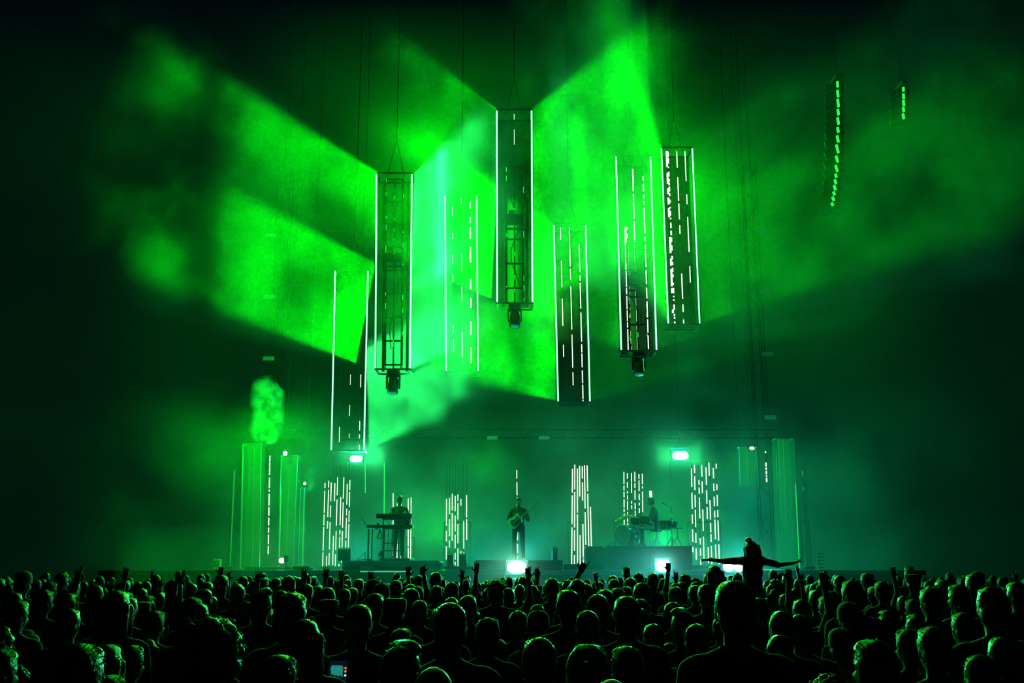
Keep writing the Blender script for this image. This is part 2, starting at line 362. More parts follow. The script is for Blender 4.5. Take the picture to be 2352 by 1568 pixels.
def tower(xlt, yt, xlb, yb, xrt, xrb, depth, truss, strips, label, panel=None, bar='led', seed=0, deep=.75, mottled=False):
    TL, BL, TR, BR = at(xlt, yt, depth), at(xlb, yb, depth), at(xrt, yt, depth), at(xrb, yb, depth)
    base = (BL + BR) / 2
    root = thing('hanging_light_tower', base, label, 'light tower')
    def loc(p): return p - base
    back = Vector((0, deep, 0))
    for a, b in ((TL, BL), (TR, BR)):
        m_ = MB(); m_.tube([loc(a), loc(b)], .022, 8); m_.build('light_bar', M[bar], root)
        m_ = MB(); m_.tube([loc(a) + Vector((0, .05, .05)), loc(b) + Vector((0, .05, -.03))], .032, 6); m_.build('bar_channel', M['dark_steel'], root)
    w = (TR - TL).length; ux = (TR - TL).normalized()
    for top, nm in ((True, 'top_frame'), (False, 'bottom_frame')):
        m_ = MB(); A, B = (TL, TR) if top else (BL, BR); dz = Vector((0, .06, .06 if top else -.02))
        for p, q in ((A, B), (A + back, B + back), (A, A + back), (B, B + back)): m_.tube([loc(p + dz), loc(q + dz)], .028, 6)
        m_.build(nm, M['dark_steel'], root)
    if panel:
        m_ = MB(); q = [loc(p) + back * .9 for p in (BL, BR, TR, TL)]; q2 = [p + Vector((0, .012, 0)) for p in q]
        m_.add(q + q2, [(0, 1, 2, 3), (7, 6, 5, 4), (0, 4, 5, 1), (1, 5, 6, 2), (2, 6, 7, 3), (3, 7, 4, 0)])
        m_.build('rear_panel', M[panel], root)
    def inner(u, t, dy): return loc(TL.lerp(BL, t).lerp(TR.lerp(BR, t), u)) + Vector((0, dy, 0))
    if truss:
        t0, t1, step = truss
        for u in (.16, .26, .74, .86):
            dy = .12 if u in (.26, .74) else .5
            m_ = MB(); m_.tube([inner(u, t0, dy), inner(u, 1.0, dy)], .034 if dy < .3 else .04, 6); m_.build('truss_chord', M['matte'], root)
        m_ = MB(); m_.tube([inner(.5, t0, .14), inner(.5, 1.0, .14)], .022, 6); m_.build('centre_pole', M['matte'], root)
        t = t0
        while t < 1.0:
            m_ = MB(); m_.tube([inner(.24, t, .12), inner(.76, t, .12)], .026, 6); m_.build('truss_rung', M['matte'], root)
            t += step
        mid = (t0 + 1) / 2 - .08
        m_ = MB(); m_.box(inner(.5, mid, .2), (w * .5, .2, .26), bev=.02); m_.box(inner(.5, mid + .05, .14), (w * .46, .1, .04))
        m_.box(inner(.42, mid - .03, .08), (.16, .08, .14)); m_.build('junction_box', M['black'], root)
        m_ = MB()
        pts = [inner(.5 + .12 * math.sin(i * 1.1 + seed), t0 + .1 + i * (.8 - t0) / 9, .18) for i in range(10)]
        m_.tube(pts, .012, 5); m_.build('power_cable', M['matte'], root)
        g = random.Random(seed)
        m_ = MB()
        for u in (.27, .5, .76):
            for a, b in dashes(seed * 7 + int(u * 10), t0, 1.0, .02, .05, .5): m_.tube([inner(u, a, .08), inner(u, b, .08)], .008, 5)
        m_.build('truss_glint', M['led_soft'], root)  # small glints on the truss drawn as emissive dashes
        moving_head(root, inner(.5, 1.0, .2) + Vector((0, 0, -.02)), .35)
    for u, a, b, mean, gap, r, fill in strips:
        m_ = MB(); segments(m_, inner(u, 0, .22), inner(u, 1, .22), r, dashes(seed * 13 + int(u * 100), a, b, mean, gap, fill))
        m_.build('led_strip', [M['matte'], M['led_warm']], root)
        if mottled and u < .3:
            m_ = MB(); segments(m_, inner(u + .05, 0, .25), inner(u + .05, 1, .25), r * .8, dashes(seed * 17 + 5, a, b, .018, .012, .9)); m_.build('led_strip', [M['matte'], M['led_warm']], root)
    c = (TL + TR) / 2
    for s in (-1, 1):
        m_ = MB(); m_.tube([loc(c + ux * s * w * .25 + back * .5 + Vector((0, 0, .06))), loc(c + back * .5) + Vector((0, 0, 1.2))], .010, 5); m_.build('lifting_sling', M['matte'], root)
    m_ = MB(); m_.tube([loc(c + back * .5) + Vector((0, 0, 1.2)), loc(c + back * .5) + Vector((0, 0, 22 - c.z))], .012, 5); m_.build('hoist_cable', M['matte'], root)
    return root
tower(770, 622, 761, 1033, 845, 836, DB, None, [(.20, .60, 1, .05, .05, .011, .6), (.5, .58, 1, .06, .06, .008, .5), (.82, .58, 1, .05, .05, .012, .6)], 'hanging tower above the keyboardist, lowest of all, with a dark lower half', None, seed=1)
tower(865, 400, 862, 845, 946, 942, DF, (.02, 1.0, .12), [], 'hanging truss tower with rungs showing, nearest to the keyboardist', None, seed=2)
tower(1022, 450, 1025, 851, 1095, 1098, DB, None, [(.22, .05, .9, .05, .06, .011, .6), (.5, .0, .95, .08, .05, .010, .7), (.78, .02, .95, .06, .05, .020, .8)], 'hanging tower washed out by bright mint smoke', None, seed=3)
tower(1141, 254, 1142, 693, 1221, 1223, DF, (.3, 1.0, .125), [(.5, 0, .18, .06, .08, .008, .7)], 'hanging truss tower in the middle, topmost of all, over the guitarist', 'gauze', seed=4)
tower(1272, 517, 1282, 921, 1345, 1355, DB, None, [(.22, .0, .95, .14, .07, .014, .8), (.5, .0, 1, .14, .02, .014, .9), (.8, .1, 1, .10, .012, .016, .95)], 'hanging tower over the tube ladder beside the guitarist, three dotted strips inside', 'gauze', seed=5)
tower(1415, 360, 1427, 803, 1494, 1508, DF, (.45, 1.0, .14), [(.24, .36, 1, .05, .006, .030, 1), (.5, .05, 1, .07, .012, .018, .9), (.8, .0, 1, .05, .012, .018, .9)], 'hanging tower with a broad mottled white strip, over the drums', 'gauze', seed=6, mottled=True)
tower(1519, 341, 1535, 742, 1590, 1607, DB, None, [(.2, .0, 1, .06, .02, .030, .85), (.53, .0, 1, .10, .03, .018, .85), (.8, .0, .85, .12, .04, .016, .85)], 'hanging tower farthest to the side, with white dashes on black', 'gauze', seed=7, mottled=True)
# ------------------------------------------------------------------ floor light ladders on the stage
def ladder(tubes, depth, label, mats=('matte', 'led_warm'), seed=0, foot=True, dark_top=None, name='floor_light_ladder', r=.014, mean=.16, gap=.025, fill=.88):
    """TUBES: (top x, bottom x, top y, lit from y, bottom y) of each upright tube"""
    xs = [t[1] for t in tubes]; yb = max(t[4] for t in tubes)
    base = at((min(xs) + max(xs)) / 2, yb, depth); base.z = STAGE_Z
    root = thing(name, base, label, 'floor light')
    for k, (xt, xb, yt, yl, y1) in enumerate(tubes):
        p0, p1 = at(xt, yt, depth) - base, at(xb, y1, depth) - base
        p0.y += .10 * (k % 2); p1.y += .10 * (k % 2); p1.z = max(p1.z, .03)
        share = (yl - yt) / max(1.0, y1 - yt)
        mb = MB(); segments(mb, p0, p1, r, dashes(seed * 31 + k, share, 1.0, mean, gap, fill)); mb.build('light_tube', [M[q] for q in mats], root)
    if foot:
        wd = abs(at(max(xs), yb, depth).x - at(min(xs), yb, depth).x) + .24
        mb = MB(); mb.box((0, .05, .05), (wd, .42, .10), bev=.015); mb.build('base', M['black'], root)
        mb = MB(); zt = at(xs[0], max(t[2] for t in tubes), depth).z - base.z
        for s in (-1, 1): mb.tube([(s * (wd / 2 - .03), .16, .1), (s * (wd / 2 - .03), .16, zt * .45)], .014, 6)
        mb.tube([(-(wd / 2 - .03), .16, zt * .45), (wd / 2 - .03, .16, zt * .45)], .014, 6)
        mb.build('support_frame', M['matte'], root)
    return root
DL = 31.6
def row(x0, x1, b0, b1, n, yt, yl, yb, jit=8, seed=0):
    g = random.Random(seed); out = []
    for k in range(n):
        u = k / (n - 1); t = yt + g.uniform(-jit, jit) * .4 - 5 * u
        out.append((x0 + (x1 - x0) * u, b0 + (b1 - b0) * u, t, max(t, yl + g.uniform(-jit, jit)), yb + g.uniform(-3, 3)))
    return out
ladder(row(748, 805, 741, 799, 9, 1064, 1104, 1300, 8, 1), DL, 'ladder of eight broken white tubes between the side screens and the keyboards', seed=1)
ladder(row(1026, 1071, 1025, 1072, 8, 1064, 1138, 1300, 9, 2), DL, 'ladder of broken white tubes halfway between keyboardist and guitarist', seed=2, fill=.8)
ladder([(883, 882, 1062, 1062, 1292)], DL, 'single tall green tube standing behind the keyboards', ('matte', 'led_soft'), 3, r=.016, mean=9)
ladder([(903, 903, 1128, 1132, 1290), (912, 911, 1128, 1140, 1290), (922, 921, 1128, 1138, 1290), (937, 937, 1144, 1144, 1292), (944.5, 943, 1142, 1142, 1292)], DL, 'cluster of white tubes half hidden behind the keyboardist', seed=4, mean=.9, gap=.01)
ladder([(1187, 1189, 1079, 1079, 1295)], DL, 'single white tube seen rising over the guitarist, its foot behind him', seed=5, mean=.08, gap=.02, r=.014)
ladder(row(1315, 1354, 1313, 1360, 8, 1068, 1072, 1298, 7, 6), DL, 'brightest ladder of tall white tubes, between guitarist and drums', seed=6, mean=.30, gap=.02, r=.017)
ladder(row(1433, 1476, 1434, 1478, 6, 1084, 1086, 1246, 4, 7), 32.6, 'short ladder of six white tubes behind the drum kit', seed=7, foot=False, r=.016, mean=.10)
ladder(row(1588, 1646, 1592, 1654, 8, 1066, 1068, 1297, 8, 8), DL, 'ladder of eight broken white tubes beyond the drums', seed=8, mean=.12, gap=.035, r=.017)
ladder([(620, 616, 1046, 1046, 1272)], DL, 'single dashed white pole in front of the green side screens', seed=9, mean=.07, gap=.014, r=.018)
ladder([(540, 528, 1074, 1078, 1312), (536, 526, 1078, 1082, 1312)], 30.5, 'thin green double pole at the outer end of the stage near the pale box', ('matte', 'led_dim'), 10, mean=.5, gap=.005, r=.016)
ladder([(839, 839, 1066, 1066, 1132)], 32.8, 'short green tube hanging beside the strobe over the keyboards', ('matte', 'led_soft'), 11, False, mean=9, r=.013)
ladder([(1539, 1541, 1056, 1056, 1123)], 32.8, 'short green tube hanging beside the strobe over the drums', ('matte', 'led_soft'), 12, False, mean=9, r=.020)
ladder([(1758, 1761, 1036, 1036, 1107)], DL, 'short dashed green white tube beside the hanging sheet', seed=13, foot=False, mean=.08, gap=.02, r=.022)
ladder([(1494, 1495, 1127, 1127, 1143)], 32.8, 'small square white light just over the head of the drummer', ('matte', 'led_warm'), 14, False, mean=9, r=.045)
ladder([(1842, 1855, 1062, 1080, 1300), (1850, 1860, 1062, 1300, 1300)], 31.0, 'dark tube pole with faint teal glints as glowing dashes beyond the see-through column', ('dark_steel', 'led_dim'), 15, mean=.10, gap=.06, fill=.5, r=.018)  # glints on the dark tube are emissive dashes
# ------------------------------------------------------------------ see-through screens at the stage sides
def screen(x0, x1, b0, b1, yt, yb, depth, label, mat, bars, deep=.5, hang=False):
    base = at((b0 + b1) / 2, yb, depth)
    if not hang: base.z = STAGE_Z
    root = thing('acrylic_column' if not hang else 'hanging_acrylic_sheet', base, label, 'screen')
    c = [at(b0, yb, depth), at(b1, yb, depth), at(x1, yt, depth), at(x0, yt, depth)]
    if not hang: c[0].z = c[1].z = STAGE_Z + .04
    c = [p - base for p in c]
    for k, dy in enumerate((0, deep)):
        mb = MB(); q = [p + Vector((0, dy, 0)) for p in c]; q2 = [p + Vector((0, .015, 0)) for p in q]
        mb.add(q + q2, [(0, 1, 2, 3), (7, 6, 5, 4), (0, 4, 5, 1), (1, 5, 6, 2), (2, 6, 7, 3), (3, 7, 4, 0)])
        mb.build('acrylic_panel', M[mat], root)
    for a, b in ((0, 3), (1, 2)):
        mb = MB(); mb.tube([c[a], c[b]], .014, 6); mb.build('edge_rail', M['alu'], root)
    mb = MB()
    for dz in (3, 2), (0, 1): mb.tube([c[dz[0]], c[dz[1]]], .014, 6)
    for k in (2, 3): mb.tube([c[k], c[k] + Vector((0, deep, 0))], .014, 6)
    mb.build('cross_rail', M['alu'], root)
    for u, t0, t1, mt, r in bars:
        p0, p1 = c[3].lerp(c[2], u), c[0].lerp(c[1], u)
        mb = MB(); mb.tube([p0.lerp(p1, t0) + Vector((0, .06, 0)), p0.lerp(p1, t1) + Vector((0, .06, 0))], r, 6); mb.build('light_bar', M[mt], root)
    if hang:
        mb = MB()
        for k in (2, 3): mb.tube([c[k], c[k] + Vector((0, 0, 22 - c[k].z - base.z))], .008, 5)
        mb.build('suspension_wire', M['matte'], root)
    return root
screen(558, 600, 551, 596, 1019, 1304, 31, 'clear acrylic column glowing green, outermost on the keyboard side', 'acrylic_dim', [(.02, .06, 1, 'led_dim', .014), (.35, .1, .4, 'led_dim', .010), (.6, .0, 1, 'led_dim', .008)])
screen(646, 684, 639, 673, 1046, 1300, 31, 'clear acrylic column behind the small loudspeaker and lamp', 'acrylic_dim', [(.03, .3, 1, 'led_soft', .012), (.97, .05, 1, 'led_soft', .014), (.5, .2, .9, 'led_dim', .008)])
screen(690, 700, 686, 697, 1120, 1275, 31.5, 'narrow acrylic column with one thin green line, beside the puff of smoke', 'acrylic_dim', [(.8, 0, 1, 'led_soft', .012)], .2)
screen(1698, 1738, 1700, 1742, 1026, 1116, 31, 'clear hanging sheet lit by a small lamp on its upper edge', 'acrylic_dim', [(.03, .05, 1, 'led_soft', .012), (.45, .1, .95, 'led_dim', .012), (.93, 0, .6, 'led_dim', .012)], .3, True)
screen(1783, 1824, 1790, 1836, 1006, 1262, 31, 'tall pale green see-through column at the drum end of the stage', 'acrylic', [(.99, .35, 1, 'led_soft', .018), (.15, 0, .6, 'led_dim', .008), (.4, 0, .7, 'led_dim', .008)])
mb = MB(); p = at(1880, 1270, 30.2); p.z = STAGE_Z
root = thing('side_stand', at(1886, 1310, 30.2) * 1, 'pale grid stand at the drum end of the stage, low over the crowd', 'stand'); root.location.z = STAGE_Z
for s in (-1, 1):
    mb = MB(); mb.tube([(s * .085, 0, 0), (s * .085, 0, .5)], .016, 6); mb.build('upright', M['alu'], root)
for k in range(5):
    mb = MB(); mb.box((0, 0, .06 + k * .1), (.2, .03, .035)); mb.build('crossbar', M['alu'], root)
# ------------------------------------------------------------------ strobes, blinders and small lamps
def strobe(px, py, depth, wpx, hpx, label, mat, power, color, hang=True, cells=1):
    c = at(px, py, depth); k = depth / F_PX; w_, h_ = wpx * k, hpx * k
    root = thing('strobe_light' if hang else 'blinder_light', c, label, 'stage light')
    mb = MB(); mb.box((0, .09, 0), (w_ * 1.12, .14, h_ * 1.25), bev=.02); mb.build('housing', M['black'], root)
    for j in range(cells):
        mb = MB(); cx = (j + .5) / cells * w_ - w_ / 2
        q = Vector((w_ / cells * .48, 1, h_ * .48)); n = 20; v, f = [], []
        for ring, (rr, yy) in enumerate(((1, 0.0), (.7, -.03), (.05, -.045))):
            for i in range(n):
                an = 2 * math.pi * i / n; ca, sa = math.cos(an), math.sin(an); e = .82
                v.append((cx + q.x * rr * math.copysign(abs(ca) ** e, ca), yy, q.z * rr * math.copysign(abs(sa) ** e, sa)))
        for r_ in range(2):
            for i in range(n): f.append((r_ * n + i, r_ * n + (i + 1) % n, (r_ + 1) * n + (i + 1) % n, (r_ + 1) * n + i))
        f.append(tuple(2 * n + i for i in range(n)))
        mb.add(v, f); mb.build('lens', M[mat], root)
    mb = MB(); s_ = 1 if hang else -1
    for s in (-1, 1): mb.tube([(s * w_ * .6, .09, 0), (s * w_ * .6, .09, s_ * h_ * .9)], .014, 6)
    mb.tube([(-w_ * .6, .09, s_ * h_ * .9), (w_ * .6, .09, s_ * h_ * .9)], .014, 6); mb.build('yoke', M['dark_steel'], root)
    if hang:
        mb = MB(); mb.tube([(0, .09, h_ * .9), (0, .09, 22 - c.z)], .006, 5); mb.build('hanging_pole', M['matte'], root)
    else:
        mb = MB(); mb.tube([(0, .09, -h_ * .9), (0, .09, min(-h_ * .9 - .02, (0.01 if depth < 26.5 else STAGE_Z) - c.z))], .02, 6); mb.build('foot', M['dark_steel'], root)
    if not hang and power > 50: area('blinder_beam', c + Vector((0, -.2, .1)), (0, -1, -.06), .5, .2, 9, (.9, .85, .22), 120)
    if power: point('strobe_lamp', c + Vector((0, -.16, 0)), power, color, .10)
    return root
strobe(818, 1053, 30.4, 30, 16, 'glaring strobe hanging over the keyboard side of the stage', 'lamp_cool', 110, (.0, .85, .62))
strobe(1563, 1046, 30.4, 38, 20, 'glaring strobe hanging over the drum side of the stage', 'lamp_cool', 130, (.0, .85, .65))
strobe(1187, 1302, 26.2, 46, 29, 'broad blinder glaring at the stage lip below the feet of the guitarist', 'lamp', 130, (.04, .95, .66), False)
strobe(1522, 1298, 26.2, 34, 29, 'round blinder glaring at the stage lip in front of the drum riser', 'lamp', 130, (.0, .85, .80), False)
strobe(1686, 1300, 26.2, 50, 24, 'blinder shining under the outstretched arm of the rider', 'lamp', 100, (.0, .85, .80), False, 2)
strobe(655, 1041, 30.6, 10, 11, 'small bright spot lamp on top of the acrylic column', 'lamp_small', 0, GREEN)
strobe(1727, 1029, 30.8, 12, 8, 'small bright lamp on the upper edge of the hanging sheet', 'lamp_small', 0, GREEN)
strobe(647, 1287, 30.4, 13, 12, 'small square lamp glowing white behind the loudspeaker on a stand', 'lamp', 6, (.3, 1, .5), False)
strobe(700, 1110, 30.6, 7, 7, 'tiny mint lamp inside the puff of green smoke', 'lamp_small', 0, GREEN)
# ------------------------------------------------------------------ roof legs with their pale tags, rear truss
def roof_leg(px, depth, tags, label):
    base = at(px, 1200, depth); base.z = 0.0
    root = thing('roof_tower', base, label, 'scaffold tower')
    for sx in (-.2, .2):
        for sy in (-.2, .2):
            mb = MB(); mb.tube([(sx, sy, 0), (sx, sy, 15.5)], .011, 6); mb.build('chord', M['matte'], root)
    mb = MB()
    for k in range(24):
        z = .2 + k * .63; s = 1 if k % 2 else -1
        mb.tube([(-.2 * s, -.2, z), (.2 * s, -.2, z + .6)], .007, 5); mb.tube([(-.2, -.2 * s, z), (-.2, .2 * s, z + .6)], .007, 5)
    mb.build('bracing', M['matte'], root)
    for x, y in tags:
        p = at(x, y, depth - .24) - base; mb = MB(); mb.box(p, (26 * depth / F_PX, .02, 9 * depth / F_PX)); mb.build('pale_tag', M['tag'], root)
    return root
roof_leg(618, 33.4, [(622, 540), (620, 681), (617, 823)], 'dark roof tower with pale tags, in the smoke above the side screens')
roof_leg(1760, 33.4, [(1751, 528), (1756, 669), (1764, 812), (1770, 958)], 'dark roof tower with a column of pale tags beyond the last hanging tower')
root = thing('rear_truss', at(1190, 1005, 33.4), 'dark cross truss behind the musicians carrying two pale tags', 'truss')
for dy, dz in ((0, 0), (.3, 0), (.15, .28)):
    mb = MB(); mb.tube([(-8.3, dy, dz), (8.5, dy, dz)], .022, 6); mb.build('chord', M['matte'], root)
mb = MB()
for k in range(41): mb.tube([(-8.2 + k * .4, .0, 0), (-8.0 + k * .4, .15, .28), (-7.8 + k * .4, 0, 0)], .010, 4)
mb.build('bracing', M['matte'], root)
for x, y in ((1131, 1005), (1250, 1005)):
    mb = MB(); mb.box(at(x, y, 33.34) - root.location, (24 * 33.4 / F_PX, .02, 8 * 33.4 / F_PX)); mb.build('pale_tag', M['tag'], root)
for s in (-8.1, 8.1):
    mb = MB(); mb.tube([(s, .15, .28), (s, .15, 22 - root.location.z)], .01, 5); mb.build('hoist_cable', M['matte'], root)
# ------------------------------------------------------------------ line arrays
M['rail'] = surf('pale_rail', (.75, .78, .72), .6)
def line_array(pts, depth, label, ncab, wid):
    """cabinets hung one under the other along a curve of pixels"""
    P_ = [at(x, y, depth) for x, y in pts]
    root = thing('line_array', P_[-1], label, 'loudspeaker array')
    def along(t):
        f = t * (len(P_) - 1); i = min(int(f), len(P_) - 2); return P_[i].lerp(P_[i + 1], f - i)
    for k in range(ncab):
        a, b = along(k / ncab), along((k + 1) / ncab); c = (a + b) / 2 - P_[-1]; h = (a - b).length; lean = math.atan2(a.x - b.x, a.z - b.z)
        rot = Matrix.Rotation(R(40), 3, 'Z') @ Matrix.Rotation(-.06 * k * .4, 3, 'X')
        mb = MB(); mb.box(c + rot @ Vector((wid / 2, .1, 0)), (wid, .5, h * .90), rot=rot, bev=.02); cab = mb.build('speaker_cabinet', M['black'], root)
        g = MB(); g.box(c + rot @ Vector((wid / 2, -.16, 0)), (wid * .86, .03, h * .74), rot=rot); g.build('grille', M['matte'], cab)
        r_ = MB(); r_.box(c + rot @ Vector((-.012, -.10, 0)), (.035, .07, h * (.62 + .3 * ((k * 7) % 5) / 5)), rot=rot); r_.build('edge_dash', M['led_soft'], cab)  # cabinet edge dash made bright by its own emission
    mb = MB(); t = P_[0] - P_[-1]; mb.box(t + Vector((wid * .4, .1, .08)), (wid, .6, .08)); mb.build('flying_frame', M['dark_steel'], root)
    mb = MB()
    for s in (.1, .8): mb.tube([t + Vector((wid * s, .1, .1)), t + Vector((wid * .45, .1, .9))], .012, 5)
    mb.tube([t + Vector((wid * .45, .1, .9)), t + Vector((wid * .45, .1, 22 - P_[0].z))], .012, 5); mb.build('hoist_chain', M['matte'], root)
    return root
line_array([(1917, 186), (1919, 255), (1918, 320), (1915, 395), (1911, 440), (1905, 480)], 27.6, 'long curved loudspeaker array hanging at the drum side, its edge dashed in glowing green', 16, .22)
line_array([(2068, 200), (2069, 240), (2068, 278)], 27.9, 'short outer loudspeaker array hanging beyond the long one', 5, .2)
# ------------------------------------------------------------------ risers, boxes and monitors on the stage
def riser(x0, x1, yt, d0, d1, label, name='riser', z0=STAGE_Z, panels=()):
    """a platform with its front edge from x0 to x1 at depth d0 and its top at pixel row yt there"""
    a, b = at(x0, yt, d0), at(x1, yt, d0); zt = a.z
    root = thing(name, ((a.x + b.x) / 2, (d0 + d1) / 2, z0), label, 'platform' if 'riser' in name else 'box')
    wd, dp, h = b.x - a.x, d1 - d0, zt - z0
    mb = MB(); mb.box((0, 0, h - .03), (wd, dp, .06), bev=.01); mb.build('top_board', M['deck'], root)
    mb = MB(); mb.box((0, 0, (h - .06) / 2), (wd - .06, dp - .06, h - .06)); mb.build('skirt', M['cloth'], root)
    n = max(2, round(wd / 1.2))
    for k in range(n):
        mb = MB(); mb.box((-wd / 2 + (k + .5) * wd / n, -dp / 2 + .012, (h - .06) / 2), (wd / n - .02, .024, h - .08)); mb.build('front_panel', M['black'], root)
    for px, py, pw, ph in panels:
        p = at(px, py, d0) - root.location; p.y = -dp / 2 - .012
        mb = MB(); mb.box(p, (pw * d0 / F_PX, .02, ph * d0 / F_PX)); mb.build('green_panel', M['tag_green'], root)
    return root, zt
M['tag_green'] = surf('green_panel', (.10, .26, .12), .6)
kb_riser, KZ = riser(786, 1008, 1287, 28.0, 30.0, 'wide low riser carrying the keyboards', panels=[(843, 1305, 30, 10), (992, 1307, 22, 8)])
kp, KPZ = riser(872, 940, 1281.5, 28.3, 29.9, 'small black plinth under the feet of the keyboardist', 'plinth_riser', KZ)
gt_riser, GZ = riser(1092, 1293, 1286, 28.2, 30.0, 'low riser under the guitarist')
dr_riser, DZ = riser(1392, 1590, 1253, 29.4, 32.2, 'tall black riser carrying the drum kit')
riser(1021, 1086, 1300, 28.6, 29.6, 'low black step between keyboard riser and guitarist', 'step_box')
riser(1296, 1388, 1295, 29.0, 30.0, 'low black step between guitarist and drum riser', 'step_box')
riser(1346, 1392, 1254, 30.4, 31.2, 'upright equipment case beside the drum riser', 'equipment_case')
riser(1592, 1660, 1297, 30.4, 32.6, 'low platform under the tube ladder beyond the drums', 'low_riser')
riser(560, 668, 1301, 30.0, 30.8, 'low platform under the acrylic columns at the keyboard side', 'low_riser')
riser(672, 712, 1299, 28.6, 29.2, 'flight case beside the small loudspeaker stand', 'flight_case')
def wedge(px, depth, z, label, w_=.5):
    b = at(px, 1290, depth); root = thing('monitor_wedge', (b.x, depth, z), label, 'stage monitor')
    xf = Matrix(((0, 0, 1, 0), (1, 0, 0, 0), (0, 1, 0, 0), (0, 0, 0, 1)))
    mb = MB(); mb.extrude([(-.2, 0), (.22, 0), (.22, .12), (-.08, .34), (-.2, .30)], -w_ / 2, w_ / 2, 0, xf); mb.build('cabinet', M['black'], root)
    mb = MB(); mb.box((0, .09, .245), (w_ * .86, .34, .012), rot=Matrix.Rotation(-.63, 3, 'X')); mb.build('grille', M['matte'], root)
    return root
wedge(793, 28.5, KZ, 'black monitor wedge at the end of the keyboard riser', .34)
wedge(1035, 28.9, at(1035, 1300, 28.6).z, 'small black monitor wedge on the step before the broken tubes', .16)
wedge(1064, 28.9, at(1035, 1300, 28.6).z, 'black monitor wedge at the step end nearest the guitarist', .20)
wedge(1274, 28.6, GZ, 'small monitor wedge at the end of the guitarist riser', .14)
# box with a white square, loudspeaker on its stand
root = thing('speaker_cabinet_box', (at(499, 1300, 30.4).x, 30.4, STAGE_Z), 'pale upright cabinet with a square opening at the outer end of the stage', 'loudspeaker')
hh = at(499, 1283, 30.4).z - STAGE_Z
mb = MB(); mb.box((0, 0, hh / 2), (.2, .2, hh), bev=.012); mb.build('cabinet', M['tag'], root)
mb = MB(); mb.box((0, -.102, hh - .13), (.13, .014, .15)); mb.build('square_opening', M['black'], root)
mb = MB(); mb.box((0, -.108, hh - .12), (.06, .012, .05)); mb.build('handle', M['tag'], root)
root = thing('loudspeaker_on_stand', (at(657, 1300, 29.6).x, 29.6, STAGE_Z), 'small black loudspeaker on a thin stand in front of the square lamp', 'loudspeaker')
zt, zb = at(657, 1274, 29.6).z - STAGE_Z, at(657, 1291, 29.6).z - STAGE_Z
mb = MB(); mb.box((0, 0, (zt + zb) / 2), (.12, .14, zt - zb), bev=.015); mb.build('cabinet', M['black'], root)
mb = MB(); mb.box((0, -.072, (zt + zb) / 2), (.1, .01, (zt - zb) * .85)); mb.build('grille', M['matte'], root)
mb = MB(); mb.tube([(0, 0, .01), (0, 0, zb)], .014, 6); mb.build('pole', M['dark_steel'], root)
for k in range(3):
    an = k * 2.1; mb = MB(); mb.tube([(0, 0, max(.05, zb * .6)), (.14 * math.cos(an), .14 * math.sin(an), .01)], .009, 5); mb.build('leg', M['dark_steel'], root)
# crowd barrier
root = thing('crowd_barrier', (0, 25.4, 0), 'steel crowd barrier between the front row and the stage', 'barrier')
for k in range(18):
    x = -10.2 + k * 1.2
    mb = MB(); mb.box((x, 0, .55), (1.16, .02, .9)); mb.build('barrier_panel', M['dark_steel'], root)
    mb = MB(); mb.tube([(x - .58, 0, .02), (x - .58, 0, 1.12), (x + .58, 0, 1.12), (x + .58, 0, .02)], .024, 6); mb.build('barrier_frame', M['steel'], root)
# ------------------------------------------------------------------ people: one continuous skin grown round a posed skeleton
def capsule_mb(mb, p0, p1, r0, r1, n=10):
    p0, p1 = Vector(p0), Vector(p1); d = (p1 - p0)
    if d.length < 1e-5: mb.ball(p0, r0, n=n, k=6); return
    t = d.normalized(); pts, rs = [], []
    for a in (-1, -.8, -.45, 0): pts.append(p0 + t * r0 * a); rs.append(max(.0006, r0 * math.sqrt(max(0, 1 - a * a))))
    for a in (0, .45, .8, 1): pts.append(p1 + t * r1 * a); rs.append(max(.0006, r1 * math.sqrt(max(0, 1 - a * a))))
    mb.tube(pts, rs, n)
class Body:
    def __init__(s): s.mb = MB(); s.lab = []          # lab: (p0, p1, radius, zone)
    def cap(s, p0, p1, r0, r1, zone):
        p0, p1 = Vector(p0), Vector(p1); capsule_mb(s.mb, p0, p1, r0, r1); s.lab.append((p0, p1, r0, r1, zone))
    def ell(s, c, rad, zone, rot=None):
        s.mb.ball(c, rad, n=14, k=10, rot=rot); c = Vector(c); rad = Vector(rad); i = max(range(3), key=lambda q: rad[q]); ax = Vector([1.0 if q == i else 0 for q in range(3)])
        if rot: ax = rot @ ax
        r = min(rad); e = max(rad[i] - r, 0); s.lab.append((c - ax * e, c + ax * e, r, r, zone))
    def zone_at(s, p):
        best, z = 1e9, None
        for a, b, r0, r1, zone in s.lab:
            d = b - a; L2 = d.length_squared; t = 0 if L2 < 1e-9 else max(0, min(1, (p - a).dot(d) / L2))
            q = (p - a - d * t).length - (r0 + (r1 - r0) * t)
            if q < best: best, z = q, zone
        return z
def remesh(mb, voxel, ratio, name, smooth_it=2):
    me = mb.mesh(name + '_raw', M['skin']); o = bpy.data.objects.new('raw', me); col.objects.link(o)
    a = o.modifiers.new('r', 'REMESH'); a.mode = 'VOXEL'; a.voxel_size = voxel
    b = o.modifiers.new('s', 'SMOOTH'); b.factor = .5; b.iterations = smooth_it
    if ratio < 1:
        c = o.modifiers.new('d', 'DECIMATE'); c.ratio = ratio
    dg = bpy.context.evaluated_depsgraph_get(); new = bpy.data.meshes.new_from_object(o.evaluated_get(dg)); new.name = name
    bpy.data.objects.remove(o); bpy.data.meshes.remove(me)
    new.polygons.foreach_set('use_smooth', [True] * len(new.polygons))
    return new
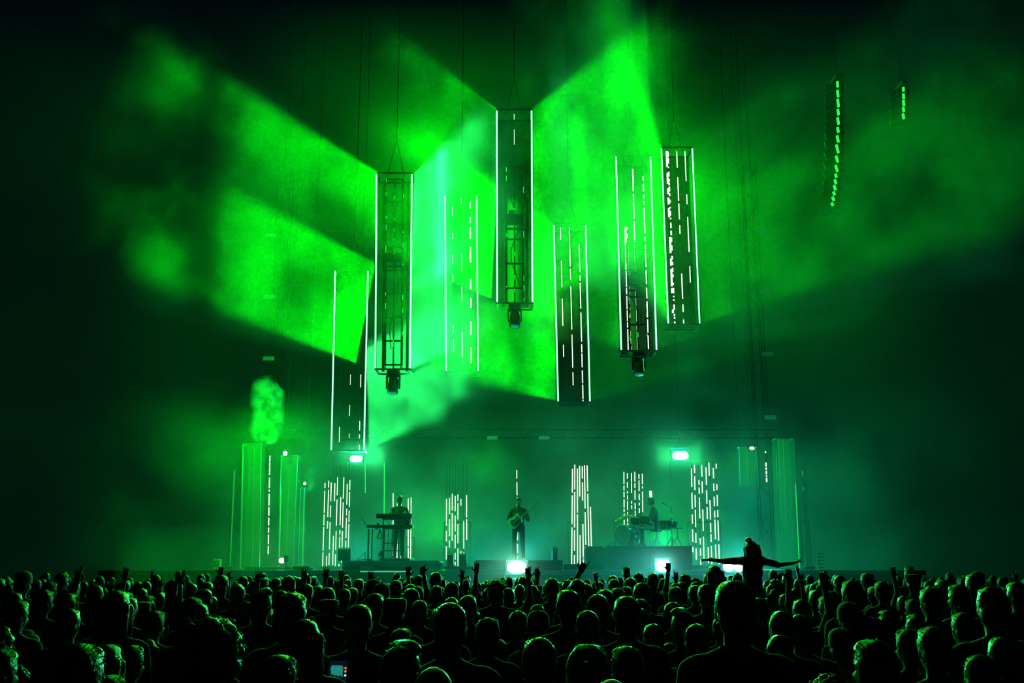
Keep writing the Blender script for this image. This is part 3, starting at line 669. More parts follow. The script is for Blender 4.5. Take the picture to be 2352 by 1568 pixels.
def garment(body_me, zones, which, name, off):
    """a closed garment standing off the skin by OFF over the faces of the zones in WHICH"""
    keep = [p for p in body_me.polygons if sum(zones[i] in which for i in p.vertices) * 2 > len(p.vertices)]
    idx, v, f = {}, [], []
    for p in keep:
        q = []
        for i in p.vertices:
            if i not in idx:
                idx[i] = len(v); vv = body_me.vertices[i]
                v.append(vv.co + vv.normal * (off * (1 + .5 * noise.noise(vv.co * 9))))
            q.append(idx[i])
        f.append(q)
    me = bpy.data.meshes.new(name); me.from_pydata([tuple(q) for q in v], [], f)
    bm = bmesh.new(); bm.from_mesh(me)
    edges = [e for e in bm.edges if e.is_boundary]       # turn the hem in to the skin
    if edges:
        ex = bmesh.ops.extrude_edge_only(bm, edges=edges)
        for q in ex['geom']:
            if isinstance(q, bmesh.types.BMVert): q.co -= q.normal * 0 
        inv = {j: i for i, j in idx.items()}
        bm.normal_update()
        for q in ex['geom']:
            if isinstance(q, bmesh.types.BMVert):
                o_ = [e.other_vert(q) for e in q.link_edges]
                src = min(o_, key=lambda w_: (w_.co - q.co).length); 
                if src.index in inv: q.co = body_me.vertices[inv[src.index]].co.copy()
    bm.to_mesh(me); bm.free(); me.polygons.foreach_set('use_smooth', [True] * len(me.polygons)); me.update()
    return me
def hand(b, W, d, n, thumb=1, fingers=((1, 0), (1, 0), (1, 0), (1, 0)), curl=.15, zone='skin', k=1.0, r=.0082, fan=1.0):
    """palm, four unequal fingers and a thumb; D: along the hand, N: out of the palm; FINGERS: (length share, extra curl) from index to little"""
    d = Vector(d).normalized(); n = Vector(n); n = (n - d * n.dot(d)).normalized(); s = d.cross(n).normalized() * thumb
    for o_ in (-.026, -.009, .009, .026): b.cap(W + s * o_ * .7 * k, W + d * .085 * k + s * o_ * k, .016 * k, .0125 * k, zone)
    for o_, ln, (sh, ex) in zip((.030, .010, -.010, -.029), (.072, .080, .075, .058), fingers):
        p = W + d * .082 * k + s * o_ * k; a = curl + ex; dr = (d + s * o_ * 5.0 * fan).normalized()
        for i, part in enumerate((.45, .32, .23)):
            dr = (dr * math.cos(a * (.7 + .3 * i)) + n * math.sin(a * (.7 + .3 * i))).normalized(); q = p + dr * ln * part * sh * k * 1.1
            b.cap(p, q, (r - .0006 * i) * k, (r - .0006 * (i + 1)) * k, zone); p = q
    p = W + d * .022 * k + s * .028 * k; q = p + (d * .55 + s * .8 + n * .25).normalized() * .040 * k; e = q + (d * .85 + s * .4 + n * .25).normalized() * .030 * k
    b.cap(p, q, .0125 * k, .0100 * k, zone); b.cap(q, e, .0100 * k, .0080 * k, zone)
def head(b, c, yaw=0.0, nod=0.0, k=1.0):
    """a head of its own turn and tilt at C (its middle), facing +y before turning"""
    m = Matrix.Rotation(yaw, 3, 'Z') @ Matrix.Rotation(nod, 3, 'X'); c = Vector(c)
    def e(p, rad, z='head'): b.ell(c + m @ (Vector(p) * k), Vector(rad) * k, z, m)
    e((0, -.012, .018), (.076, .096, .100)); e((0, .030, -.035), (.060, .068, .078)); e((0, .052, -.085), (.034, .034, .026))
    b.cap(c + m @ (Vector((0, .090, .022)) * k), c + m @ (Vector((0, .112, -.020)) * k), .009 * k, .016 * k, 'head')
    for s in (-1, 1):
        e((s * .078, -.008, -.008), (.009, .022, .032)); e((s * .032, .082, .034), (.024, .014, .008)); e((s * .036, .074, -.024), (.022, .02, .018))
    b.cap(c + m @ (Vector((-.018, .090, -.056)) * k), c + m @ (Vector((.018, .090, -.056)) * k), .007 * k, .007 * k, 'head')
    return m
def torso(b, pelvis, chest, sho_l, sho_r, neck, headc, wide=1.0, belly=1.0):
    pelvis, chest, sho_l, sho_r, neck, headc = map(Vector, (pelvis, chest, sho_l, sho_r, neck, headc))
    up = (chest - pelvis).normalized(); rx = (sho_r - sho_l).normalized(); fw = up.cross(rx).normalized(); fw = -fw if fw.y < 0 and abs(fw.y) > .5 else fw
    m = Matrix((rx, up.cross(rx).normalized() * 1, up)).transposed()
    b.ell(pelvis, (.160 * wide, .115, .125), 'trousers', m); b.ell(pelvis.lerp(chest, .45), (.140 * wide, .105 * belly, .19), 'shirt', m)
    b.ell(chest, (.160 * wide, .112, .20), 'shirt', m); b.cap(sho_l, sho_r, .064, .064, 'shirt')
    for s_ in (sho_l, sho_r): b.cap(s_.lerp(neck, .25), neck.lerp(headc, .12), .052, .044, 'shirt' if False else 'shirt')
    b.cap(neck, headc + (neck - headc) * .2, .056, .052, 'skin')
def limb(b, pts, rs, zones):
    for i in range(len(pts) - 1): b.cap(pts[i], pts[i + 1], rs[i], rs[i + 1], zones[i])
def arm(b, S, E, W, zones=('shirt', 'skin'), k=1.0): limb(b, [Vector(S), Vector(E), Vector(W)], [.052 * k, .040 * k, .027 * k], zones)
def leg(b, H, K, A, toe, zones=('trousers', 'trousers')):
    H, K, A = Vector(H), Vector(K), Vector(A); limb(b, [H, K, A], [.082, .056, .040], zones)
    t = Vector(toe).normalized(); h = A + Vector((0, 0, -.045)); b.cap(h - t * .05, h + t * .13, .036, .028, 'shoe'); b.cap(A, h, .038, .036, 'shoe')
class Figure:
    """meshes of one pose: skin, shirt, trousers, shoes"""
    def __init__(s, b, voxel=.014, ratio=.35, name='body', sleeves=True):
        s.body = remesh(b.mb, voxel, ratio, name); z = [b.zone_at(v.co) for v in s.body.vertices]
        s.body.materials.clear(); s.body.materials.append(M['skin'])
        s.parts = [(n, garment(s.body, z, w_, n, off), m) for n, w_, off, m in (('shirt', ('shirt',), .012, 'shirt_black'), ('trousers', ('trousers',), .011, 'denim'), ('shoe', ('shoe',), .006, 'shoe'))]
        for n, me, m in s.parts: me.materials.append(M[m])
    def place(s, name, loc, rz=0.0, scale=1.0, mirror=False, shirt=None, trousers=None, shoe=None, skip=()):
        o = bpy.data.objects.new(name, s.body); col.objects.link(o)
        o.location = loc; o.rotation_euler = (0, 0, rz); o.scale = (-scale if mirror else scale, scale, scale)
        for n, me, m in s.parts:
            if n in skip: continue
            c = bpy.data.objects.new(n, me); col.objects.link(c); c.parent = o
            mt = {'shirt': shirt, 'trousers': trousers, 'shoe': shoe}[n]
            if mt and mt != m: c.material_slots[0].link = 'OBJECT'; c.material_slots[0].material = M[mt]
        return o
def strands(mb, me, n, length, seed, droop=.3, wide=.0022, where=None):
    """loose locks standing off a head of hair"""
    g = random.Random(seed); polys = me.polygons
    for _ in range(n):
        p = polys[g.randrange(len(polys))]; c, nn = p.center.copy(), p.normal.copy()
        if where and not where(c): continue
        t = Vector((g.uniform(-1, 1), g.uniform(-1, 1), g.uniform(-1, .4))); t = (t - nn * t.dot(nn))
        if t.length < .1: continue
        t.normalize(); l = length * g.uniform(.5, 1.4); s = nn.cross(t) * wide
        q = [c - nn * .004, c + nn * l * .35 + t * l * .35, c + nn * l * .5 + t * l * .8 - Vector((0, 0, droop * l * .5))]
        mb.add([q[0] - s, q[0] + s, q[1] + s * .8, q[1] - s * .8, q[2]], [(0, 1, 2, 3), (3, 2, 4)])
def hair_mesh(kind, seed=0):
    """hair for a head whose middle is the origin, facing +y"""
    b = Body(); g = random.Random(seed); e = lambda c, r: b.ell(c, r, 'h')
    e((0, -.018, .028), (.086, .102, .104)); e((0, -.05, -.02), (.080, .070, .085)); e((0, .03, .085), (.066, .060, .042))
    st, ln = 260, .02
    if kind == 'quiff': e((.01, .05, .105), (.06, .05, .045)); e((-.02, .02, .115), (.06, .05, .035))
    if kind in ('long', 'long_wavy'):
        for i in range(9):
            x = -.082 + i * .0205; y = -.085 * math.sqrt(max(0, 1 - (x / .10) ** 2)) - .01
            b.cap((x, y, .03), (x * 1.15, y - .02 + g.uniform(-.01, .01), -.27 + g.uniform(-.04, .03)), .034, .020, 'h')
        for s in (-1, 1): b.cap((s * .084, .01, .02), (s * .092, .02, -.22), .026, .016, 'h')
        st, ln = 420, .03
    if kind == 'ponytail':
        pts = [(0, -.10, .06), (.01, -.15, .05), (.02, -.17, -.03), (.015, -.165, -.13), (.02, -.15, -.21)]
        for a, c in zip(pts[:-1], pts[1:]): b.cap(a, c, .026, .024, 'h')
    if kind == 'top_knot': e((0, -.03, .150), (.042, .042, .038)); 
    if kind == 'curly':
        for _ in range(70):
            th, z = g.uniform(0, 6.28), g.uniform(-.35, 1); q = math.sqrt(1 - z * z)
            p = Vector((.095 * q * math.cos(th), -.02 + .11 * q * math.sin(th), .03 + .115 * z))
            if p.y > .06 and p.z < .05: continue
            e(p, (g.uniform(.018, .034),) * 3)
        st, ln = 700, .035
    if kind == 'big_curly':
        for _ in range(110):
            th, z = g.uniform(0, 6.28), g.uniform(-.8, 1); q = math.sqrt(1 - z * z)
            p = Vector((.135 * q * math.cos(th), -.035 + .14 * q * math.sin(th), .02 + .145 * z))
            if p.y > .05 and p.z < .06: continue
            e(p, (g.uniform(.024, .046),) * 3)
        e((0, -.04, .0), (.12, .11, .13)); st, ln = 1000, .045
    if kind == 'wreath':
        for i in range(16):
            an = i * 6.283 / 16; e((.092 * math.cos(an), -.012 + .108 * math.sin(an), .075 + .012 * math.sin(3 * an)), (.02, .02, .017))
        st, ln = 500, .04
    me = remesh(b.mb, .011, .30, 'hair', 1)
    bm = bmesh.new(); bm.from_mesh(me)
    for v in bm.verts: v.co += v.normal * .006 * noise.noise(v.co * 28 + Vector((seed, 0, 0)))
    bm.to_mesh(me); bm.free()
    mb = MB(); mb.add([v.co for v in me.vertices], [tuple(p.vertices) for p in me.polygons]); strands(mb, me, st, ln, seed)
    out = mb.mesh('hair', M['hair'], True); bpy.data.meshes.remove(me); return out
def cap_mesh(back=False, flat=False):
    mb = MB(); n = 22; v, f = [], []
    rings = [(1.03, -.004), (1.04, .035), (1.0, .075), (.84, .108), (.5, .130), (.06, .138)] if not flat else [(1.05, -.004), (1.12, .05), (1.14, .085), (1.05, .105), (.6, .112), (.05, .114)]
    for rr, z in rings:
        for k in range(n):
            an = 2 * math.pi * k / n; v.append((.090 * rr * math.cos(an), -.012 + .108 * rr * math.sin(an), .028 + z))
    for i in range(len(rings) - 1):
        for k in range(n): f.append((i * n + k, i * n + (k + 1) % n, (i + 1) * n + (k + 1) % n, (i + 1) * n + k))
    f.append(tuple((len(rings) - 1) * n + k for k in range(n))); mb.add(v, f)
    s = -1 if back else 1; v, f = [], []
    for z in (0, .006):
        for ro in (0, 1):
            for k in range(11):
                an = R(20 + 14 * k); x = math.cos(an); y = math.sin(an)
                v.append((.088 * x * (1 + .02 * ro), s * (.095 * y + ro * .075 * y) - .012, .028 + z - .018 * ro * y))
    for k in range(10):
        f += [(k, k + 1, 12 + k, 11 + k), (22 + k, 33 + k, 34 + k, 23 + k), (11 + k, 12 + k, 34 + k, 33 + k)]
    mb.add(v, f); mb.ball((0, -.012, .168 if not flat else .142), (.012, .012, .008))
    return mb.mesh('cap', M['cap'], True)
HEADC = Vector((0, .012, 1.635))
def standing(arms='down', sway=0.0):
    b = Body(); h = Vector((sway, 0, 0))
    torso(b, (0, 0, .93), (0, -.005, 1.27), (-.155, -.01, 1.405), (.155, -.01, 1.405), (0, -.012, 1.45), HEADC)
    head(b, HEADC)
    for s in (-1, 1): leg(b, (s * .09, 0, .90), (s * .105, .015, .50), (s * .11, -.02, .09), (s * .2, 1, 0))
    def down(s):
        arm(b, (s * .185, -.01, 1.40), (s * .235, -.035, 1.12), (s * .225, .07, .88)); hand(b, Vector((s * .225, .07, .88)), (0, .25, -1), (-s, 0, 0), thumb=s, curl=.35)
    def up(s, fingers=((1, 0),) * 4, curl=.10, E=(.275, .06, 1.62), W=(.255, .10, 1.88), d=(-.05, .05, 1)):
        E = Vector((s * E[0], E[1], E[2])); W = Vector((s * W[0], W[1], W[2])); b.cap((s * .17, -.01, 1.40), E, .056, .042, 'shirt'); b.cap(E, W, .040, .027, 'skin')
        hand(b, W, (s * d[0], d[1], d[2]), (0, 1, 0), thumb=-s, fingers=fingers, curl=curl, fan=1.4)
    if arms == 'down': down(-1); down(1)
    elif arms == 'one': down(-1); up(1)
    elif arms == 'both': up(-1, E=(.30, .05, 1.60), W=(.33, .10, 1.86)); up(1, E=(.29, .05, 1.63), W=(.27, .08, 1.90))
    elif arms == 'horns': down(-1); up(1, ((1.05, 0), (.8, 1.1), (.8, 1.1), (1.1, 0)), .05, (.20, .10, 1.66), (.05, .16, 1.90), (-.55, .1, 1))
    elif arms == 'fist': down(-1); up(1, ((.8, 1.2),) * 4, .35)
    elif arms == 'point': down(-1); up(1, ((1.15, 0), (.8, 1.1), (.8, 1.15), (.8, 1.2)), .05, (.22, .10, 1.66), (.16, .20, 1.92), (-.05, .05, 1))
    elif arms == 'phone':
        down(-1); E = Vector((.27, .10, 1.18)); W = Vector((.13, .34, 1.31)); arm(b, (.185, -.01, 1.40), E, W)
        hand(b, W, (-.25, .30, .9), (-.9, -.3, .1), thumb=-1, curl=.55)
    return b
FIG = {a: Figure(standing(a), .0125 if a == 'down' else .0085, .22 if a == 'down' else .16) for a in ('down', 'one', 'both', 'horns', 'fist', 'point', 'phone')}
HAIR = {k: hair_mesh(k, i) for i, k in enumerate(('short', 'quiff', 'long', 'ponytail', 'top_knot', 'curly', 'big_curly', 'wreath'))}
CAPS = {'cap': cap_mesh(), 'cap_back': cap_mesh(True), 'flat_cap': cap_mesh(flat=True)}
HAIR_TOP = dict(short=.135, quiff=.150, long=.135, ponytail=.135, top_knot=.185, curly=.155, big_curly=.205, wreath=.135, cap=.170, cap_back=.170, flat_cap=.145, bald=.118)
HAIR_W = dict(short=.176, quiff=.18, long=.205, ponytail=.178, top_knot=.178, curly=.225, big_curly=.33, wreath=.21, cap=.19, cap_back=.19, flat_cap=.21, bald=.158)
def add_hair(o, kind, mat='hair', headc=HEADC, rot=(0, 0, 0)):
    def part(nm, me, m, dflt):
        c = bpy.data.objects.new(nm, me); col.objects.link(c); c.parent = o; c.location = headc; c.rotation_euler = rot
        if m != dflt: c.material_slots[0].link = 'OBJECT'; c.material_slots[0].material = M[m]
    if kind in CAPS: part('hair', HAIR['short'], 'hair', 'hair'); part('cap', CAPS[kind], mat if mat.startswith('cap') else 'cap', 'cap')
    elif kind != 'bald': part('hair', HAIR[kind], mat, 'hair')
# ------------------------------------------------------------------ the crowd
PEOPLE = []          # (x, y) of everyone standing
FRONT = []           # everyone to be labelled: (object, px, depth, hair words, pose words, own label)
def stand(px, ytop, depth, hair='short', pose='down', rz=0.0, hmat='hair', shirt='shirt_black', mirror=False, label=None, tall=None):
    top = 1.635 + HAIR_TOP[hair]
    for _ in range(60):                                   # keep shoulders apart: step back a little where two would stand in one place
        p = at(px, ytop, depth)
        if all((p.x - x) ** 2 + (p.y - y) ** 2 > (.46 if depth > 5 else .40) ** 2 for x, y in PEOPLE): break
        depth += .05
    s = max(.80, min(1.16, p.z / top)); PEOPLE.append((p.x, p.y))
    o = FIG[pose].place('person', (p.x, p.y, 0), rz, s, mirror, shirt=shirt)
    add_hair(o, hair, hmat); FRONT.append((o, px, depth, hair, pose, label, hmat)); return o
def raise_to(px, py, depth, pose, mirror=False, hair='short', rz=0.0, label=None, shirt='shirt_black'):
    """someone whose raised hand ends at a pixel"""
    t_ = max((v.co for v in FIG[pose].body.vertices), key=lambda c: c.z); hx, hz = t_.x, t_.z
    p = at(px, py, depth); s = max(.86, min(1.16, p.z / hz)); x = p.x - (-hx if mirror else hx) * s
    PEOPLE.append((x, p.y)); o = FIG[pose].place('person', (x, p.y, 0), rz, s, mirror, shirt=shirt); add_hair(o, hair)
    FRONT.append((o, px, depth, hair, pose, label, 'hair')); return o
def by_width(w, hair): return F_PX * HAIR_W[hair] * 1.0 / w
NEAR = [  # x, top y, width, hair, own label
    (669, 1358, 79, 'short', 'big dark round head standing tall below the first ladder of tubes'),
    (824, 1385, 77, 'short', 'round short-haired head with a bright rim below the keyboards'),
    (907, 1372, 56, 'flat_cap', 'head in a flat cap with a bright top below the keyboardist'),
    (1034, 1380, 79, 'short', 'tall oval head between keyboardist and guitarist, rim-lit all round'),
    (922, 1470, 102, 'quiff', 'broad front-row head with green crown below the keyboardist'),
    (700, 1418, 88, 'long', None),
    (996, 1530, 102, 'bald', 'smooth bald crown at the very bottom with a bright green rim'),
    (1056, 1523, 84, 'curly', 'curly head at the very bottom beside the bald crown'),
    (922, 1441, 56, 'short', 'smaller head peering behind the broad green-crowned one'),
    (1143, 1465, 56, 'short', 'head at the bottom below the blinder, half lit from one side'),
    (756, 1375, 48, 'flat_cap', 'head in a bright-topped flat cap below the keyboard riser end'),
    (753, 1347, 38, 'short', None), (945, 1349, 38, 'short', None), (1037, 1335, 33, 'short', None), (1075, 1365, 43, 'short', None), (1037, 1370, 36, 'short', None),
    (1139, 1329, 43, 'wreath', 'head with a glowing tousled outline just below the middle blinder'),
    (1141, 1363, 36, 'short', None), (611, 1347, 28, 'short', None), (595, 1377, 41, 'short', None), (598, 1408, 41, 'short', None), (861, 1360, 48, 'short', None),
    (1003, 1343, 28, 'short', None), (664, 1321, 31, 'short', None), (635, 1326, 23, 'short', None), (605, 1326, 23, 'short', None), (961, 1319, 24, 'short', None),
    (1001, 1312, 25, 'short', 'tall head breaking the line before the step beside the keyboard riser'), (825, 1328, 23, 'short', None), (790, 1340, 26, 'short', None), (890, 1338, 26, 'short', None),
    (1239, 1460, 87, 'short', 'round head below the guitarist near the bottom, thin teal rim'),
    (1349, 1473, 104, 'ponytail', 'front-row head with a ponytail and the brightest green outline'),
    (1439, 1366, 64, 'short', 'large dark oval head below the drum riser end'),
    (1305, 1352, 56, 'short', 'rounded head beyond the guitarist blinder below the tube ladder'),
    (1372, 1362, 51, 'short', None), (1236, 1399, 55, 'cap', 'head in a cap with a pale lit band below the guitarist'), (1234, 1386, 40, 'short', None),
    (1349, 1399, 59, 'short', 'head directly behind the ponytailed one'),
    (1567, 1395, 61, 'quiff', 'head with a bright tousled crown below the drum riser blinder'),
    (1599, 1430, 64, 'short', None), (1537, 1474, 56, 'short', None), (1545, 1380, 48, 'short', None), (1573, 1354, 33, 'flat_cap', None),
    (1685, 1329, 87, 'short', 'big tall head just below the rider blinder with an orange lit crown'),
    (1708, 1430, 82, 'short', 'front-row head with one bright green side beyond the big tall head'),
    (1663, 1505, 92, 'curly', 'curly head at the very bottom below the big tall head'),
    (1581, 1539, 71, 'bald', 'bald rim-lit crown at the bottom beside the curly head'),
    (1438, 1345, 33, 'short', None), (1474, 1336, 41, 'short', None), (1448, 1325, 31, 'short', None), (1499, 1315, 26, 'short', None), (1466, 1314, 26, 'short', None),
    (1438, 1300, 18, 'short', 'small tall head standing out before the drum riser end'), (1326, 1328, 36, 'short', None), (1267, 1326, 33, 'short', None), (1305, 1330, 30, 'short', None),
    (1410, 1328, 28, 'short', None), (1407, 1320, 26, 'short', None), (1573, 1317, 28, 'short', None), (1596, 1325, 28, 'short', None),
    (1640, 1297, 32, 'long', 'long-haired head just under the rider hand'), (1627, 1317, 28, 'short', None), (1622, 1339, 41, 'short', None),
    (1404, 1558, 112, 'bald', 'pale bald dome cut by the bottom edge below the ponytailed head'),
    (2007, 1465, 94, 'short', 'large head at the dark side with a long lit edge, nearest on that side'),
    (1928, 1440, 61, 'cap', 'capped head with a bright green corner beyond the rider'),
    (2142, 1435, 77, 'short', None), (2101, 1410, 54, 'quiff', None), (2290, 1399, 66, 'short', None), (2211, 1404, 61, 'short', None), (2277, 1343, 69, 'short', None), (2237, 1315, 38, 'short', None),
    (2334, 1334, 43, 'short', 'head at the frame edge with a bright green patch on one temple'), (2076, 1366, 36, 'short', None), (2135, 1348, 46, 'short', None), (2201, 1340, 43, 'short', None),
    (2096, 1317, 33, 'flat_cap', 'capped head in the far dark side rows lit along its brim'), (2089, 1300, 23, 'quiff', 'small head turned aside at the far dark side'), (1956, 1330, 46, 'short', None), (2025, 1333, 33, 'short', None), (1885, 1367, 36, 'short', None), (1948, 1380, 54, 'cap', None),
    (1795, 1400, 69, 'short', None), (1836, 1408, 64, 'short', None), (1928, 1320, 28, 'short', None), (1989, 1315, 24, 'short', None), (2300, 1460, 77, 'short', None), (2346, 1468, 70, 'long', 'long-haired head cut by the frame edge near the bottom'),
    (1905, 1552, 110, 'curly', 'dark curly head at the very bottom of the dark side'), (2089, 1480, 46, 'short', None), (2180, 1490, 60, 'short', None),
    (490, 1413, 150, 'big_curly', 'huge dark curly head of hair, nearest and largest of all'),
    (454, 1382, 56, 'short', 'head with a bright broken rim just above the huge curly one'), (301, 1479, 66, 'short', 'head with a bright green curve on one side near the bottom, dark keyboard side'),
    (178, 1472, 122, 'short', 'very large dark head near the bottom of the dark keyboard side'), (339, 1464, 61, 'long', None), (268, 1353, 70, 'long', None), (102, 1352, 41, 'short', None), (41, 1376, 50, 'short', None),
    (71, 1454, 50, 'cap', None), (58, 1477, 46, 'cap_back', None), (255, 1428, 40, 'flat_cap', None), (485, 1367, 34, 'short', None), (510, 1320, 31, 'short', None), (548, 1343, 33, 'short', None), (559, 1322, 24, 'short', None),
    (584, 1332, 26, 'short', None), (464, 1352, 33, 'short', None), (441, 1339, 28, 'short', None), (398, 1330, 26, 'short', None), (30, 1530, 90, 'curly', 'curly head in the lowest corner of the dark keyboard side'),
    (355, 1400, 52, 'short', None), (160, 1395, 55, 'short', None), (215, 1425, 60, 'short', None), (690, 1455, 60, 'short', None), (1500, 1430, 58, 'short', None), (1790, 1455, 70, 'short', None), (1120, 1415, 60, 'short', None),
    (1440, 1480, 80, 'short', None), (810, 1462, 62, 'long', None), (2250, 1500, 85, 'short', None), (640, 1500, 90, 'short', None), (1470, 1395, 50, 'short', None), (1655, 1415, 45, 'short', None), (1190, 1400, 48, 'short', None),
]
SHIRTS = ('shirt_black', 'shirt_black', 'shirt_navy', 'shirt_grey')
for k, (px, yt, wpx, hair, lab) in enumerate(sorted(NEAR, key=lambda q: -q[2])):
    g = random.Random(k * 3 + 1)
    stand(px, yt, max(2.9, by_width(wpx, hair)), hair, 'phone' if (px, yt) == (700, 1418) else 'down', g.uniform(-.35, .35), g.choice(('hair', 'hair', 'hair_brown')), g.choice(SHIRTS), g.random() < .5 and (px, yt) != (700, 1418),
          'long-haired person holding up a lit phone, near the bottom below the first tube ladder' if (px, yt) == (700, 1418) else lab)
RAISED = [(977, 1287, 15, 'point', False, 'person pointing one finger up before the end of the keyboard riser'), (938, 1296, 15.5, 'one', False, 'person with one arm raised below the keyboardist'),
    (1093, 1287, 15.5, 'one', True, 'person with one arm raised before the guitarist riser corner'), (1060, 1304, 17, 'one', True, 'person with a low raised hand beside the black step'),
    (699, 1299, 13, 'both', False, 'person with both hands up below the loudspeaker on its stand'), (745, 1297, 13.5, 'both', True, 'person with both hands up below the first ladder'),
    (783, 1308, 14, 'fist', False, 'person with a fist up below the monitor wedge of the keyboard riser'), (1344, 1277, 12, 'horns', True, 'person making a horned hand sign before the brightest tube ladder'),
    (1376, 1306, 17, 'point', False, 'person with a finger raised behind the horned hand sign'), (1215, 1296, 13, 'one', False, 'person with a raised hand against the glare of the middle blinder'),
    (1234, 1309, 16, 'fist', True, 'person with a fist raised beside the middle blinder'), (1532, 1281, 15, 'point', True, 'person pointing up right in front of the drum riser blinder'),
    (1553, 1309, 16.5, 'one', True, 'person with a hand raised beside the drum riser blinder'), (1900, 1304, 9.5, 'one', False, 'person holding one open hand up beyond the rider, fingers spread'),
    (1814, 1306, 11, 'fist', True, 'person with a fist raised under the far hand of the rider'), (1846, 1312, 13, 'one', False, 'person with an arm raised between rider and open hand'),
    (412, 1313, 14, 'one', False, 'person with one thin raised hand in the dark left of the pale box'), (402, 1311, 15.5, 'fist', True, 'person with a fist raised in the dark left of the pale box'),
    (501, 1301, 14, 'fist', True, 'person with a fist raised in front of the pale upright box'), (170, 1303, 12, 'one', True, 'person with a bent rim-lit arm raised at the dark keyboard side'),
    (205, 1333, 12.5, 'fist', False, 'person with a fist low beside the bent rim-lit arm'), (281, 1297, 13, 'one', True, 'person with a long thin rim-lit arm straight up at the dark keyboard side'),
    (252, 1326, 14.5, 'one', False, 'person with a hand up between the two thin raised arms'), (2058, 1296, 15, 'one', False, 'person with one arm raised at the dark drum side'),
    (366, 1322, 15, 'point', False, 'person with a finger up in the dark before the outer stage end'), (2338, 1308, 14, 'one', True, 'person with a hand raised at the far dark frame edge')]
for px, py, dep, pose, mir, lab in RAISED: raise_to(px, py, dep, pose, mir, 'short', 0.0, lab)
# everyone else stands in loose rows to the barrier; the nearest as people of their own, the far ones as one mass
g = random.Random(99); spots = []
y = 4.4
while y < 24.6:
    half = .53 * y + .8; x = -half + g.uniform(0, .5)
    while x < half:
        q = (x + g.uniform(-.12, .12), y + g.uniform(-.16, .16))
        if all((q[0] - a) ** 2 + (q[1] - b) ** 2 > .50 ** 2 for a, b in PEOPLE): spots.append(q); PEOPLE.append(q)
        x += g.uniform(.52, .80)
    y += .62
spots.sort(key=lambda q: q[1])
LEFT = 300 - len(FRONT) - 6
kinds = ['short'] * 9 + ['long'] * 4 + ['ponytail', 'top_knot', 'curly', 'cap', 'cap_back', 'quiff', 'bald', 'flat_cap']
clear = [(777, 1530, 70, 5.0), (1740, 1290, 70, 17.0)]
rest = []
for x, y in spots:
    px = 1176 + x / y * F_PX
    if len(rest) == 0 and LEFT > 0 or LEFT > 0:
        hair = g.choice(kinds); hgt = g.gauss(1.74, .065) if y > 7 else g.uniform(1.56, 1.68)
        if any(abs(px - a) < w_ and y < d_ for a, b_, w_, d_ in clear): hgt = min(hgt, 1.58 if y < 6 else 1.70)
        s = hgt / 1.77; o = FIG['down'].place('person', (x, y, 0), g.uniform(-.4, .4), s, g.random() < .5, shirt=g.choice(SHIRTS))
        hm = g.choice(('hair', 'hair', 'hair_brown', 'hair_fair') if hair not in CAPS else ('cap',)); add_hair(o, hair, hm); FRONT.append((o, px, y, hair, 'down', None, hm)); LEFT -= 1
    else: rest.append((x, y))
# the far mass: plain heads, shoulders and trunks joined
def far_unit():
    b = Body(); torso(b, (0, 0, .93), (0, -.005, 1.27), (-.155, -.01, 1.405), (.155, -.01, 1.405), (0, -.012, 1.45), HEADC); b.ell(HEADC + Vector((0, -.01, .02)), (.085, .10, .118), 'h'); b.ell(HEADC + Vector((0, .03, -.04)), (.06, .065, .075), 'h')
    for s in (-1, 1): arm(b, (s * .185, -.01, 1.40), (s * .235, -.035, 1.12), (s * .225, .07, .88)); leg(b, (s * .09, 0, .90), (s * .105, .015, .50), (s * .11, -.02, .09), (s * .2, 1, 0))
    return remesh(b.mb, .03, .22, 'far', 1)
def far_arm():
    b = Body(); E, W = Vector((.27, .06, 1.62)), Vector((.25, .10, 1.88)); b.cap((.17, -.01, 1.40), E, .054, .042, 's'); b.cap(E, W, .042, .03, 's'); hand(b, W, (-.05, .05, 1), (0, 1, 0), thumb=-1, fan=1.4)
    return remesh(b.mb, .012, .2, 'arm', 1)
u, ua = far_unit(), far_arm()
uv, uf = [v.co.copy() for v in u.vertices], [tuple(p.vertices) for p in u.polygons]
av, af = [v.co.copy() for v in ua.vertices], [tuple(p.vertices) for p in ua.polygons]
mb = MB()
for x, y in rest:
    s = g.gauss(1.74, .07) / 1.77; m4 = Matrix.Translation((x, y, 0)) @ Matrix.Rotation(g.uniform(-.5, .5), 4, 'Z') @ Matrix.Diagonal((s, s, s, 1))
    mb.add([m4 @ q for q in uv], uf)
    if g.random() < .035: mb.add([m4 @ q for q in av], af)
tag(mb.build('crowd', M['hair'], None, True), 'far rows of the crowd packed up to the barrier', None, None, 'stuff')
